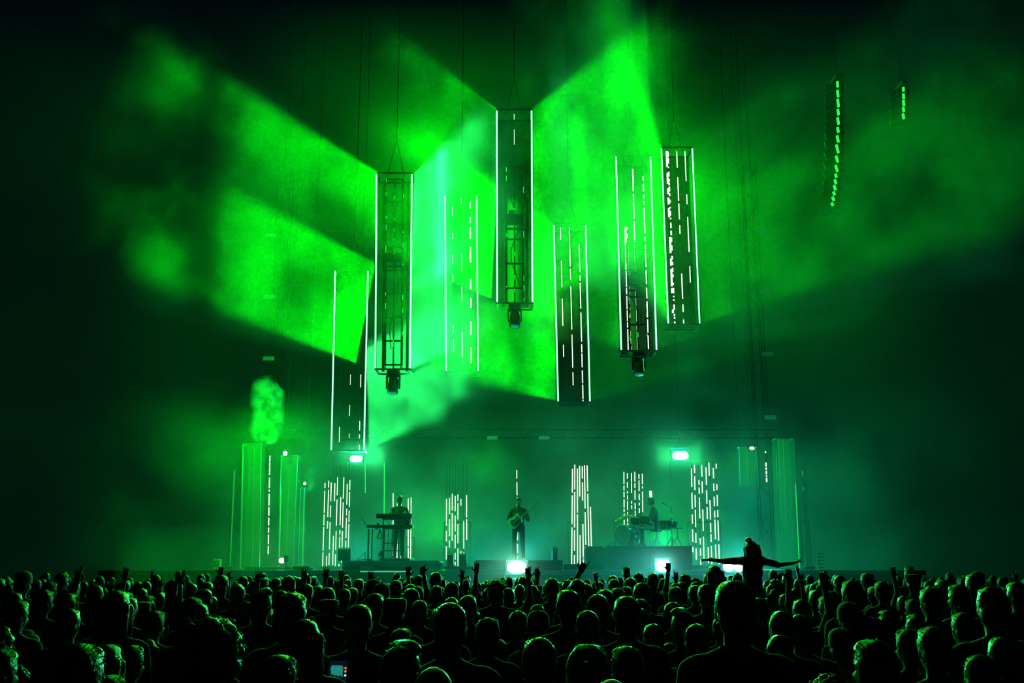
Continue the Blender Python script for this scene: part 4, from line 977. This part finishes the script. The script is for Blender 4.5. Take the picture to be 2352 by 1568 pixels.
# ---- labels that single each person out
OWN = dict(short='short-haired', quiff='tousle-haired', long='long-haired', ponytail='ponytailed', top_knot='top-knotted', curly='curly-haired', big_curly='big-haired', wreath='tousled', cap='capped', cap_back='backward-capped', flat_cap='flat-capped', bald='bald')
TONE = dict(hair='', hair_brown='brown ', hair_fair='fair ', cap='', cap_pale='')
SPOT = [(260, 'at the dark keyboard side'), (520, 'near the pale box'), (720, 'below the acrylic columns'), (870, 'below the first ladder'), (1010, 'below the keyboards'), (1120, 'between keyboards and guitarist'),
        (1270, 'below the guitarist'), (1390, 'below the brightest ladder'), (1590, 'below the drums'), (1800, 'around the shoulder rider'), (2060, 'below the see-through column'), (9999, 'at the dark drum side')]
BAND = [(4.6, 'front rows'), (6.5, 'second rows'), (9.0, 'middle rows'), (13.0, 'farther rows'), (99, 'distant rows')]
ORD = ['first', 'second', 'third', 'fourth', 'fifth', 'sixth', 'seventh', 'eighth', 'ninth', 'tenth', 'eleventh', 'twelfth', 'thirteenth', 'fourteenth', 'fifteenth', 'sixteenth', 'seventeenth', 'eighteenth', 'nineteenth', 'twentieth']
cells = {}
for row_ in FRONT:
    o, px, dep, hair, pose, lab, hm = row_
    o['category'] = 'person'; o['group'] = 'standing crowd seen from behind'
    if lab: o['label'] = lab if 'person' in lab else 'person with ' + lab if False else lab
    else: cells.setdefault((next(t for lim, t in SPOT if px < lim), next(t for lim, t in BAND if dep < lim), OWN[hair], '' if hair == 'bald' else TONE[hm]), []).append(row_)
for (spot, band, hw, tone), v in cells.items():
    v.sort(key=lambda q: q[1])
    for i, (o, *_) in enumerate(v):
        o['label'] = f"{tone}{hw} person in the {band} {spot}" + ('' if len(v) == 1 else f", {ORD[min(i, 19)]} from the left")
# ------------------------------------------------------------------ the musicians
def eyes(o, headc, m, k=1.0):
    for s in (-1, 1):
        mb = MB(); mb.ball((0, 0, 0), .0115 * k, 0, 8, 6); e = mb.build('eye', M['eye'], o, True); e.location = Vector(headc) + m @ (Vector((s * .032, .088, .022)) * k)
# keyboardist
KX = at(915, 1280, 29.35).x; KS = (at(915, 1138, 29.35).z - KPZ) / 1.80
b = Body(); hc = Vector((0, .045, 1.62))
torso(b, (0, 0, .93), (0, .0, 1.27), (-.165, -.005, 1.405), (.165, -.005, 1.405), (0, .0, 1.45), hc, 1.04); hm = head(b, hc, 0, -.25)
for s in (-1, 1):
    leg(b, (s * .09, 0, .90), (s * .10, .015, .50), (s * .11, -.02, .09), (s * .2, 1, 0))
    W = Vector((s * .20, .34, 1.31)); arm(b, (s * .19, -.005, 1.40), (s * .27, .09, 1.17), W); hand(b, W, (-s * .15, 1, -.10), (0, -.1, -1), thumb=-s, curl=.25)
kp_fig = Figure(b, .0095, .3, 'body')
o = kp_fig.place('person', (KX, 29.35, KPZ), math.pi, KS, trousers='shirt_black'); add_hair(o, 'cap', 'cap', hc, (-.25, 0, 0)); eyes(o, hc, hm)
tag(o, 'keyboardist in a cap and dark sweater standing behind two stacked keyboards', 'person')
# keyboard stack
def xbox(a, b_, ya, yb, d): p, q = at(a, ya, d), at(b_, yb, d); return (p + q) / 2, abs(q.x - p.x), abs(p.z - q.z)
def keyboard(x0, x1, y0, y1, depth, dp, label, nkey=25):
    c, wd, h = xbox(x0, x1, y0, y1, depth); root = thing('keyboard', c, label, 'keyboard')
    mb = MB(); mb.box((0, 0, 0), (wd, dp, h), bev=.012); mb.build('case', M['black'], root)
    mb = MB(); mb.box((0, -dp / 2 - .006, 0), (wd * .97, .012, h * .6), bev=.003); mb.build('rear_panel', M['matte'], root)
    mb = MB()
    for s in (-1, 1): mb.box((s * (wd / 2 - .012), 0, .004), (.02, dp * .98, h * 1.08), bev=.003)
    mb.build('end_cheek', M['dark_steel'], root)
    kw = wd * .94 / nkey
    for k in range(nkey):
        mb = MB(); mb.box((-wd * .47 + (k + .5) * kw, dp * .28, h / 2 + .006), (kw * .9, dp * .36, .014)); mb.build('white_key', M['keys_white'], root)
        if k % 7 not in (2, 6) and k < nkey - 1:
            mb = MB(); mb.box((-wd * .47 + (k + 1) * kw, dp * .22, h / 2 + .014), (kw * .5, dp * .22, .016)); mb.build('black_key', M['black'], root)
    for k in range(6):
        mb = MB(); mb.lathe([(.011, 0), (.011, .012), (.008, .015)], (-wd * .3 + k * .07, -dp * .22, h / 2), n=10); mb.build('knob', M['steel'], root)
    return root, c, wd, h
kb1, c1, w1, h1 = keyboard(866, 946, 1180, 1191, 28.85, .34, 'upper keyboard, its dark back to the crowd, under the hands of the keyboardist')
kb2, c2, w2, h2 = keyboard(844, 949, 1206, 1212.5, 28.85, .38, 'long thin lower keyboard level with the hips of the keyboardist', 33)
root = thing('keyboard_stand', (c2.x, 28.85, KZ), 'black tubular stand of two uprights and cross rails holding both keyboards', 'stand')
def rel(px, py, d=28.85): return at(px, py, d) - root.location
for px, top in ((882.5, 1193), (917, 1193), (884, 1213), (902, 1213)):
    mb = MB(); p = rel(px, top); mb.tube([(p.x, .05 if px > 890 else -.06, .01), (p.x, .05 if px > 890 else -.06, p.z)], .016, 6); mb.build('upright', M['black'], root)
for y in (1247, 1264.5):
    mb = MB(); a, q = rel(883, y), rel(919, y); mb.tube([(a.x, -.05, a.z), (q.x, -.05, q.z)], .014, 6); mb.build('cross_rail', M['black'], root)
for y in (1213.2, 1192):
    mb = MB(); a, q = rel(880, y), rel(944, y); mb.box(((a.x + q.x) / 2, .0, a.z - .012), (q.x - a.x, .30, .022)); mb.build('shelf_arm', M['black'], root)
for px in (942,):
    mb = MB(); p, q = rel(px, 1193), rel(px, 1206); mb.tube([p + Vector((0, .1, 0)), q + Vector((0, .1, 0))], .014, 6); mb.build('upright', M['black'], root)
for px, dx in ((846.5, 0), (855, .02)):
    mb = MB(); p = rel(px, 1213); mb.box((p.x, .08, p.z / 2), (.045 if px < 850 else .03, .06, p.z - .01), bev=.006); mb.build('leg', M['black'], root)
mb = MB(); p = rel(846.5, 1280); mb.box((p.x, .08, .03), (.10, .32, .05), bev=.01); mb.build('foot', M['black'], root)
c, wd, h = xbox(928, 941, 1194.5, 1205.2, 28.9); mb = MB(); mb.box((0, 0, 0), (wd, .2, h), bev=.01)
ob = thing('sound_module', c, 'small black box on the lower keyboard beneath the upper one', 'device'); mb.build('case', M['black'], ob)
mb = MB(); mb.box((0, -.102, 0), (wd * .85, .01, h * .7)); mb.build('face_plate', M['dark_steel'], ob)
c, wd, h = xbox(865, 871, 1202, 1206, 28.8); ob = thing('drinking_cup', (c.x, c.y, c2.z + h2 / 2), 'small dark cup on the lower keyboard end', 'cup')
mb = MB(); mb.lathe([(.026, 0), (.034, .055), (.034, .06), (.028, .06), (.024, .01)], n=14); mb.build('cup_body', M['black'], ob, True)
mb = MB(); mb.tube([(.033, 0, .015), (.055, 0, .02), (.058, 0, .042), (.034, 0, .05)], .005, 6); mb.build('handle', M['black'], ob)
p = at(847, 1207, 28.8); ob = thing('laptop', (p.x, p.y, c2.z + h2 / 2 + .004), 'open laptop leaning back at the outer end of the lower keyboard', 'laptop')
mb = MB(); mb.box((.0, .05, .004), (.22, .16, .012), bev=.003); mb.build('base', M['dark_steel'], ob)
mb = MB(); mb.box((-.145, .05, .11), (.012, .17, .24), rot=Matrix.Rotation(-.6, 3, 'Y'), bev=.003); mb.build('screen_lid', M['dark_steel'], ob)
mb = MB(); mb.box((-.138, .05, .114), (.004, .15, .21), rot=Matrix.Rotation(-.6, 3, 'Y')); mb.build('display', M['black'], ob)
ob = thing('cable_loop', at(875, 1213, 28.75), 'dark cable hanging in a loop under the lower keyboard', 'cable'); k_ = 28.75 / F_PX
mb = MB(); mb.tube([Vector(((x - 875) * k_, 0, (1213 - y) * k_)) for x, y in ((862, 1213), (868, 1214), (873, 1217), (876, 1224), (876, 1235), (871, 1237), (868, 1233), (871, 1224), (873, 1217))], .016, 6); mb.build('cable', M['matte'], ob, True)
def mic_stand(px, y0, y1, depth, z, label, boom=None, base=True):
    x = at(px, y0, depth).x; root = thing('microphone_stand', (x, depth, z), label, 'microphone stand'); zt = at(px, y0, depth).z - z
    mb = MB(); mb.tube([(0, 0, .02), (0, 0, zt)], .011, 6); mb.build('pole', M['dark_steel'], root)
    if base: mb = MB(); mb.lathe([(.12, 0), (.12, .012), (.03, .025), (.014, .05)], n=16); mb.build('round_base', M['black'], root)
    else:
        for k in range(3):
            an = .5 + k * 2.1; mb = MB(); mb.tube([(0, 0, zt * .22), (.22 * math.cos(an), .22 * math.sin(an), .01)], .010, 5); mb.build('leg', M['black'], root)
    tip = Vector((0, 0, zt)); d = Vector((0, .3, .25)).normalized()
    if boom:
        q = at(boom[0], boom[1], depth) - Vector((x, depth, z)); mb = MB(); mb.tube([(0, 0, zt), q], .008, 5); mb.build('boom', M['dark_steel'], root); d = (q - tip).normalized(); tip = q
    mb = MB(); mb.tube([tip, tip + d * .12], [.012, .016], 8); mb.ball(tip + d * .135, .026, 0, 10, 8); mb.build('microphone', M['black'], root, True)
    return root
mic_stand(839, 1268, 1286, 28.4, KZ, 'low boom stand at the outer foot of the keyboard stand', (822, 1284), False)
root = thing('pedal_lamp', (at(877, 1275, 28.5).x, 28.5, KPZ), 'small dark round lamp on the plinth beside the keyboardist', 'stage light')
mb = MB(); mb.lathe([(.06, -.05), (.075, 0), (.075, .07), (.06, .08)], (0, 0, .11), (0, -1, .2), 16); mb.build('housing', M['black'], root, True)
mb = MB(); mb.tube([(-.09, 0, .12), (-.09, 0, .02), (.09, 0, .02), (.09, 0, .12)], .008, 5); mb.build('yoke', M['dark_steel'], root)
# guitarist
GX = at(1191, 1282, 29.2).x; GS = (at(1191, 1141.5, 29.2).z - GZ) / 1.772
b = Body(); hc = Vector((-.01, .035, 1.632))
torso(b, (0, 0, .93), (0, .0, 1.27), (-.165, -.005, 1.40), (.165, -.005, 1.40), (0, .0, 1.45), hc, 1.08); hm = head(b, hc, -.1, -.2)
for s, ax in ((1, .125), (-1, .135)): leg(b, (s * .095, 0, .90), (s * .125, .02, .50), (s * ax, -.02, .09), (s * .35, 1, 0))
W = Vector((.085, .215, 1.13)); b.cap((.185, -.005, 1.395), (.275, -.03, 1.15), .056, .050, 'shirt'); b.cap((.275, -.03, 1.15), W, .044, .028, 'skin'); hand(b, W, (-1, .25, -.15), (0, -1, -.3), thumb=1, curl=.45)
W2 = Vector((-.145, .205, 1.235)); b.cap((-.185, -.005, 1.395), (-.265, .02, 1.14), .056, .050, 'shirt'); b.cap((-.265, .02, 1.14), W2, .044, .028, 'skin'); hand(b, W2, (-.15, .45, .8), (.6, .6, -.2), thumb=-1, curl=.75)
b.cap((.21, -.01, 1.33), (.27, -.028, 1.18), .058, .056, 'shirt'); b.cap((-.21, -.005, 1.33), (-.26, .018, 1.18), .058, .056, 'shirt')
o = Figure(b, .0095, .3, 'body').place('person', (GX, 29.2, GZ), math.pi, GS, shirt='shirt_grey', trousers='denim'); add_hair(o, 'short', 'hair_brown', hc, (-.2, 0, -.1)); eyes(o, hc, hm)
tag(o, 'guitarist in a dark tee shirt playing at centre stage', 'person')
gt = thing('electric_guitar', (GX - .06, 29.2 - .215, GZ + 1.105 * GS), 'pale electric guitar held slanting upward by the guitarist', 'guitar')
gt.rotation_euler = (R(-12), R(-36), 0)
xf = Matrix(((1, 0, 0, 0), (0, 0, 1, 0), (0, 1, 0, 0), (0, 0, 0, 1)))
ol = [(.19, .03), (.13, .055), (.17, .12), (.15, .15), (.10, .155), (.02, .125), (-.06, .145), (-.15, .165), (-.22, .13), (-.25, .04), (-.245, -.06), (-.20, -.15), (-.12, -.175), (-.04, -.14), (.04, -.12), (.10, -.145), (.145, -.13), (.15, -.10), (.12, -.055), (.19, -.03)]
mb = MB(); mb.extrude(ol, -.022, .022, 0, xf); mb.build('guitar_body', M['guitar'], gt)
mb = MB(); mb.extrude([(q[0] * .72 - .01, q[1] * .66 - .03) for q in ol], -.026, -.022, 0, xf); mb.build('pickguard', M['black'], gt)
mb = MB(); mb.box((.40, -.018, 0), (.46, .022, .052), bev=.004); mb.build('neck', M['wood'], gt)
mb = MB(); mb.extrude([(.63, -.03), (.66, -.045), (.80, -.05), (.82, -.02), (.79, .03), (.66, .035)], -.026, -.010, 0, xf); mb.build('headstock', M['wood'], gt)
for k in range(6):
    mb = MB(); mb.lathe([(.006, 0), (.006, .02), (.012, .022), (.012, .034)], (.675 + k * .022, -.018, .032), (0, 0, 1), 8); mb.build('tuning_peg', M['steel'], gt)
for k in range(3):
    mb = MB(); mb.box((.06 - .075 * k, -.031, -.004), (.022, .012, .085), bev=.004); mb.build('pickup', M['keys_white'], gt)
mb = MB(); mb.box((-.155, -.032, -.004), (.035, .016, .09), bev=.004); mb.build('bridge', M['steel'], gt)
for k in range(6):
    z = -.022 + k * .0088; mb = MB(); mb.tube([(-.15, -.04, z - .002), (.64, -.034, z)], .0012, 4); mb.build('string', M['steel'], gt)
for k in range(3):
    mb = MB(); mb.lathe([(.014, 0), (.012, .014), (.010, .016)], (-.10 - .05 * k, -.026, -.10 + .012 * k), (0, -1, 0), 10); mb.build('control_knob', M['keys_white'], gt)
mb = MB(); mb.tube([(-.25, .0, .03), (-.16, .10, .22), (.0, .16, .36), (.10, .30, .36), (.14, .40, .2)], .012, 5); mb.build('strap', M['matte'], gt, True)
mic_stand(1195, 1183, 1282, 28.75, GZ, 'thin straight microphone stand in front of the guitarist')
root = thing('water_bottle', (at(1191, 1270, 28.9).x - .03, 28.9, GZ), 'small pale bottle between the feet of the guitarist', 'bottle')
mb = MB(); mb.lathe([(.03, 0), (.034, .01), (.034, .14), (.014, .185), (.014, .2)], n=14); mb.build('bottle_body', M['acrylic'], root, True)
mb = MB(); mb.lathe([(.016, .2), (.016, .222), (.012, .225)], n=12); mb.build('lid', M['keys_white'], root)
# drummer and drum kit
def drum(name, px, py, depth, rad, length, axis, label, legs=0, lugs=6, zfloor=None):
    c = at(px, py, depth); axis = Vector(axis).normalized()
    root = thing(name, c, label, 'drum')
    q = Vector((0, 0, 1)).rotation_difference(axis)
    mb = MB(); mb.lathe([(rad * .97, -length / 2), (rad, -length / 2 + .01), (rad, length / 2 - .01), (rad * .97, length / 2)], (0, 0, 0), axis, 28); mb.build('shell', M['drum'], root, True)
    for s, nm in ((-1, 'lower_head'), (1, 'upper_head')):
        mb = MB(); mb.lathe([(rad * .96, 0), (rad * .96, .006), (.02, .008)], axis * (s * length / 2), axis * s, 28); mb.build(nm, M['head_skin'], root)
        mb = MB(); n = 28; ring = [axis * (s * length / 2) + q @ Vector((rad * 1.03 * math.cos(2 * math.pi * k / n), rad * 1.03 * math.sin(2 * math.pi * k / n), 0)) for k in range(n + 1)]; mb.tube(ring, .014, 6); mb.build('hoop', M['steel'], root, True)
    for k in range(lugs):
        an = 2 * math.pi * (k + .5) / lugs; p = q @ Vector((rad * 1.03 * math.cos(an), rad * 1.03 * math.sin(an), 0)); mb = MB(); mb.tube([p - axis * length * .46, p + axis * length * .46], .006, 5); mb.build('tension_rod', M['steel'], root)
    for k in range(legs):
        an = .6 + 2 * math.pi * k / legs; z = zfloor - c.z; p = Vector((rad * 1.05 * math.cos(an), rad * 1.05 * math.sin(an), 0))
        mb = MB(); mb.tube([p + Vector((0, 0, .05)), p + Vector((p.x * .1, p.y * .1, z + .02)), p * 1.2 + Vector((0, 0, z + .008))], .008, 5); mb.build('leg', M['steel'], root)
    return root, c
root, c = drum('bass_drum', 1440, 1229, 30.2, .285, .42, (-.72, -.70, 0), 'big bass drum standing on the riser edge facing the crowd')
for s in (-1, 1):
    mb = MB(); mb.tube([(-.1 + s * .25, -.05 + s * -.24, -.1), (-.15 + s * .34, -.15 + s * -.3, DZ - c.z + .01)], .010, 5); mb.build('spur', M['steel'], root)
drum('rack_tom', 1458, 1199, 30.6, .16, .20, (.15, .1, 1), 'small rack drum over the bass drum'); drum('rack_tom', 1479, 1197, 30.5, .18, .26, (.1, .1, 1), 'larger dark rack drum in front of the drummer')
drum('snare_drum', 1488, 1207, 30.95, .18, .15, (.05, 0, 1), 'shallow snare drum at the knees of the drummer', 3, 8, DZ)
drum('floor_tom', 1528.5, 1206, 30.5, .20, .27, (0, 0, 1), 'floor drum behind the back of the drummer', 3, 6, DZ)
def cymbal(px, py, depth, rad, tilt, label, hat=False, lean=0.0):
    c = at(px, py, depth); root = thing('cymbal_stand', (c.x, c.y, DZ), label, 'cymbal'); h = c.z - DZ; ax = Vector((math.sin(tilt), -.18, math.cos(tilt))).normalized()
    for j in range(2 if hat else 1):
        mb = MB(); mb.lathe([(rad, 0), (rad * .6, .014), (rad * .22, .022), (rad * .16, .042), (.01, .05), (.01, .046), (rad * .15, .038), (rad * .2, .018), (rad * .6, .010)], (0, 0, h - .05 * j), ax if j == 0 else -ax, 26); mb.build('cymbal', M['brass'], root, True)
    mb = MB(); mb.tube([(lean, 0, .25), (lean * .6, 0, h * .6), (0, 0, h - .02), (0, 0, h + .07)], .010, 6); mb.build('pole', M['steel'], root)
    mb = MB(); mb.lathe([(.012, h + .045), (.018, h + .05), (.018, h + .075), (.008, h + .08)], n=10); mb.build('wing_nut', M['steel'], root)
    for k in range(3):
        an = .3 + k * 2.094; mb = MB(); mb.tube([(lean, 0, .34), (lean + .2 * math.cos(an), .2 * math.sin(an), .01)], .009, 5); mb.build('leg', M['steel'], root)
cymbal(1428, 1189, 30.4, .25, -.35, 'tilted crash cymbal over the bass drum, catching green light'); cymbal(1452, 1185, 30.9, .22, .25, 'thin cymbal between bass drum and drummer', lean=-.05)
cymbal(1541, 1184, 30.8, .10, 0, 'pair of small cymbals on a stand behind the drummer', True)
mic_stand(1411, 1197, 1248, 30.0, DZ, 'microphone on a stand before the outer side of the drum kit', None, False)
mic_stand(1541.5, 1165, 1250, 31.3, DZ, 'tall boom microphone reaching over the back of the drum kit', (1532, 1160), False)
root = thing('percussion_table', (at(1556, 1213, 30.4).x, 30.4, DZ), 'small tray table with a leaning box behind the drum kit', 'table'); zt = at(1556, 1213, 30.4).z - DZ
mb = MB(); mb.box((0, 0, zt), (.28, .24, .025), bev=.005); mb.build('tray', M['black'], root)
mb = MB(); mb.tube([(0, 0, .2), (0, 0, zt)], .014, 6); mb.build('pole', M['dark_steel'], root)
for k in range(3):
    an = .9 + k * 2.094; mb = MB(); mb.tube([(0, 0, .28), (.2 * math.cos(an), .2 * math.sin(an), .01)], .010, 5); mb.build('leg', M['dark_steel'], root)
mb = MB(); mb.box((-.08, .02, zt + .11), (.14, .06, .19), rot=Matrix.Rotation(.3, 3, 'Y'), bev=.01); ob = thing('sampler_pad', root.location * 1, 'dark tilted pad box on the tray table', 'device'); mb.build('case', M['black'], ob)
mb = MB(); mb.box((-.08, -.012, zt + .11), (.11, .006, .15), rot=Matrix.Rotation(.3, 3, 'Y')); mb.build('pad_face', M['dark_steel'], ob)
DX = at(1508, 1250, 31.2).x; DS = (at(1503, 1141.5, 31.2).z - DZ) / 1.445
b = Body(); hc = Vector((0, .13, 1.31))
torso(b, (0, 0, .62), (0, .04, .95), (-.16, .07, 1.085), (.16, .07, 1.085), (0, .085, 1.135), hc, 1.06); hm = head(b, hc, 0, -.15)
for s in (-1, 1):
    leg(b, (s * .10, .04, .57), (s * .17, .44, .56), (s * .16, .42, .10), (0, 1, 0))
    W = Vector((s * .17, .42, .90 + .05 * s)); arm(b, (s * .185, .07, 1.075), (s * .25, .14, .80), W); hand(b, W, (-s * .2, 1, -.1), (0, -.2, -1), thumb=-s, curl=.7)
o = Figure(b, .0095, .3, 'body').place('person', (DX, 31.2, DZ), math.pi / 2, DS); add_hair(o, 'short', 'hair', hc, (-.15, 0, 0)); eyes(o, hc, hm)
tag(o, 'drummer in profile seated behind the drum kit on the tall riser', 'person')
for s in (-1, 1):
    p = Vector((DX - .46 * DS, 31.2 + s * .16 * DS, DZ + (.90 + .05 * s) * DS)); ob = thing('drumstick', p, 'drumstick in the ' + ('raised far' if s > 0 else 'lower near') + ' hand of the drummer', 'drumstick')
    mb = MB(); mb.tube([(.06, 0, .0), (-.22, 0, .05), (-.30, 0, .062)], [.008, .007, .004], 6); mb.ball((-.31, 0, .064), .007, 0, 8, 6); mb.build('stick', M['wood'], ob, True)
root = thing('drum_stool', (DX, 31.2, DZ), 'round stool under the drummer', 'stool'); sh = .49 * DS
mb = MB(); mb.lathe([(.15, sh - .06), (.17, sh - .05), (.17, sh - .01), (.14, sh), (.02, sh)], n=20); mb.build('seat', M['black'], root, True)
mb = MB(); mb.tube([(0, 0, .15), (0, 0, sh - .05)], .018, 8); mb.build('post', M['steel'], root)
for k in range(3):
    an = .3 + k * 2.094; mb = MB(); mb.tube([(0, 0, .25), (.22 * math.cos(an), .22 * math.sin(an), .012)], .011, 5); mb.build('leg', M['steel'], root)
# ------------------------------------------------------------------ the rider on someone's shoulders
RD = 16.3; rp = at(1728, 1300, RD)
b = Body(); hc = Vector((-.02, .03, .655))
torso(b, (0, 0, .04), (0, .0, .32), (-.15, -.005, .475), (.15, -.005, .475), (0, .0, .50), hc, .94); hm = head(b, hc, .35, 0)
for s in (-1, 1): leg(b, (s * .10, .04, .0), (s * .19, .42, -.02), (s * .16, .47, -.42), (0, 1, -.4))
W = Vector((-.66, .02, .495)); arm(b, (-.165, -.005, .475), (-.42, .02, .47), W, k=.95); hand(b, W, (-1, .0, .03), (0, .3, -1), thumb=-1, fingers=((1.1, 0), (1, .2), (.9, .5), (.8, .7)), curl=.05)
W = Vector((.645, .02, .44)); arm(b, (.165, -.005, .475), (.41, .02, .415), W, k=.95); hand(b, W, (.9, .0, .38), (.2, .3, -.9), thumb=1, fingers=((1.1, 0), (1, .1), (.9, .4), (.8, .5)), curl=.08)
o = Figure(b, .0085, .35, 'body').place('person', (rp.x, RD, 1.605), 0, 1.0)
for nm, me in (('hair', HAIR['long']),):
    c = bpy.data.objects.new(nm, me); col.objects.link(c); c.parent = o; c.location = hc + Vector((.02, 0, 0)); c.rotation_euler = (0, -.10, .2); c.scale = (1.12, 1.1, 1.0)
    mb = MB(); mb.ball((0, 0, 0), (.046, .046, .040), 0, 14, 10); k = mb.build('hair_knot', M['hair'], c, True); k.location = (-.03, -.02, .145)
tag(o, 'person riding on shoulders above the crowd with both arms stretched wide', 'person')
# ------------------------------------------------------------------ the lit phone
ph = next(q[0] for q in FRONT if q[4] == 'phone'); s = ph.scale.z
hp = ph.matrix_basis @ Vector((.13, .40, 1.43))
root = thing('phone', hp, 'phone held up showing a small teal picture of the stage', 'phone'); root.rotation_euler = (R(-8), 0, R(2))
pw, phh = .105, .19
mb = MB(); mb.box((0, 0, 0), (pw, .009, phh), bev=.003); mb.build('phone_case', M['black'], root)
scr = [glow('screen_dark', (.002, .006, .01), 1.0), glow('screen_teal', (.02, .42, .36), .55), glow('screen_orange', (1, .16, .03), 1.2), glow('screen_white', (.8, .9, 1), .8), glow('screen_green', (.02, .6, .25), .6)]
def face(pts, mat, y=-.0062): 
    n = len(pts); mb.add([(x * pw, y, z * phh) for x, z in pts], [tuple(range(n))], mat)
mb = MB(); face([(-.45, -.46), (.45, -.46), (.45, .46), (-.45, .46)], 0, -.0056)
face([(-.44, -.02), (-.30, .10), (-.20, .04), (-.1, .06), (.0, .02), (.10, .06), (.22, -.01), (.24, .28), (.18, .32), (-.36, .33), (-.44, .22)], 1)
face([(-.02, .19), (.08, .19), (.03, .26)], 4, -.0066)
mb.build('screen', scr, root)
for k, (z, mt) in enumerate(((.25, 2), (.16, 2), (.05, 3))):
    mb = MB(); mb.lathe([(.0065, 0), (.006, .0008)], (.36 * pw, -.0060, z * phh), (0, -1, 0), 14); mb.build('screen_button', scr[mt], root)
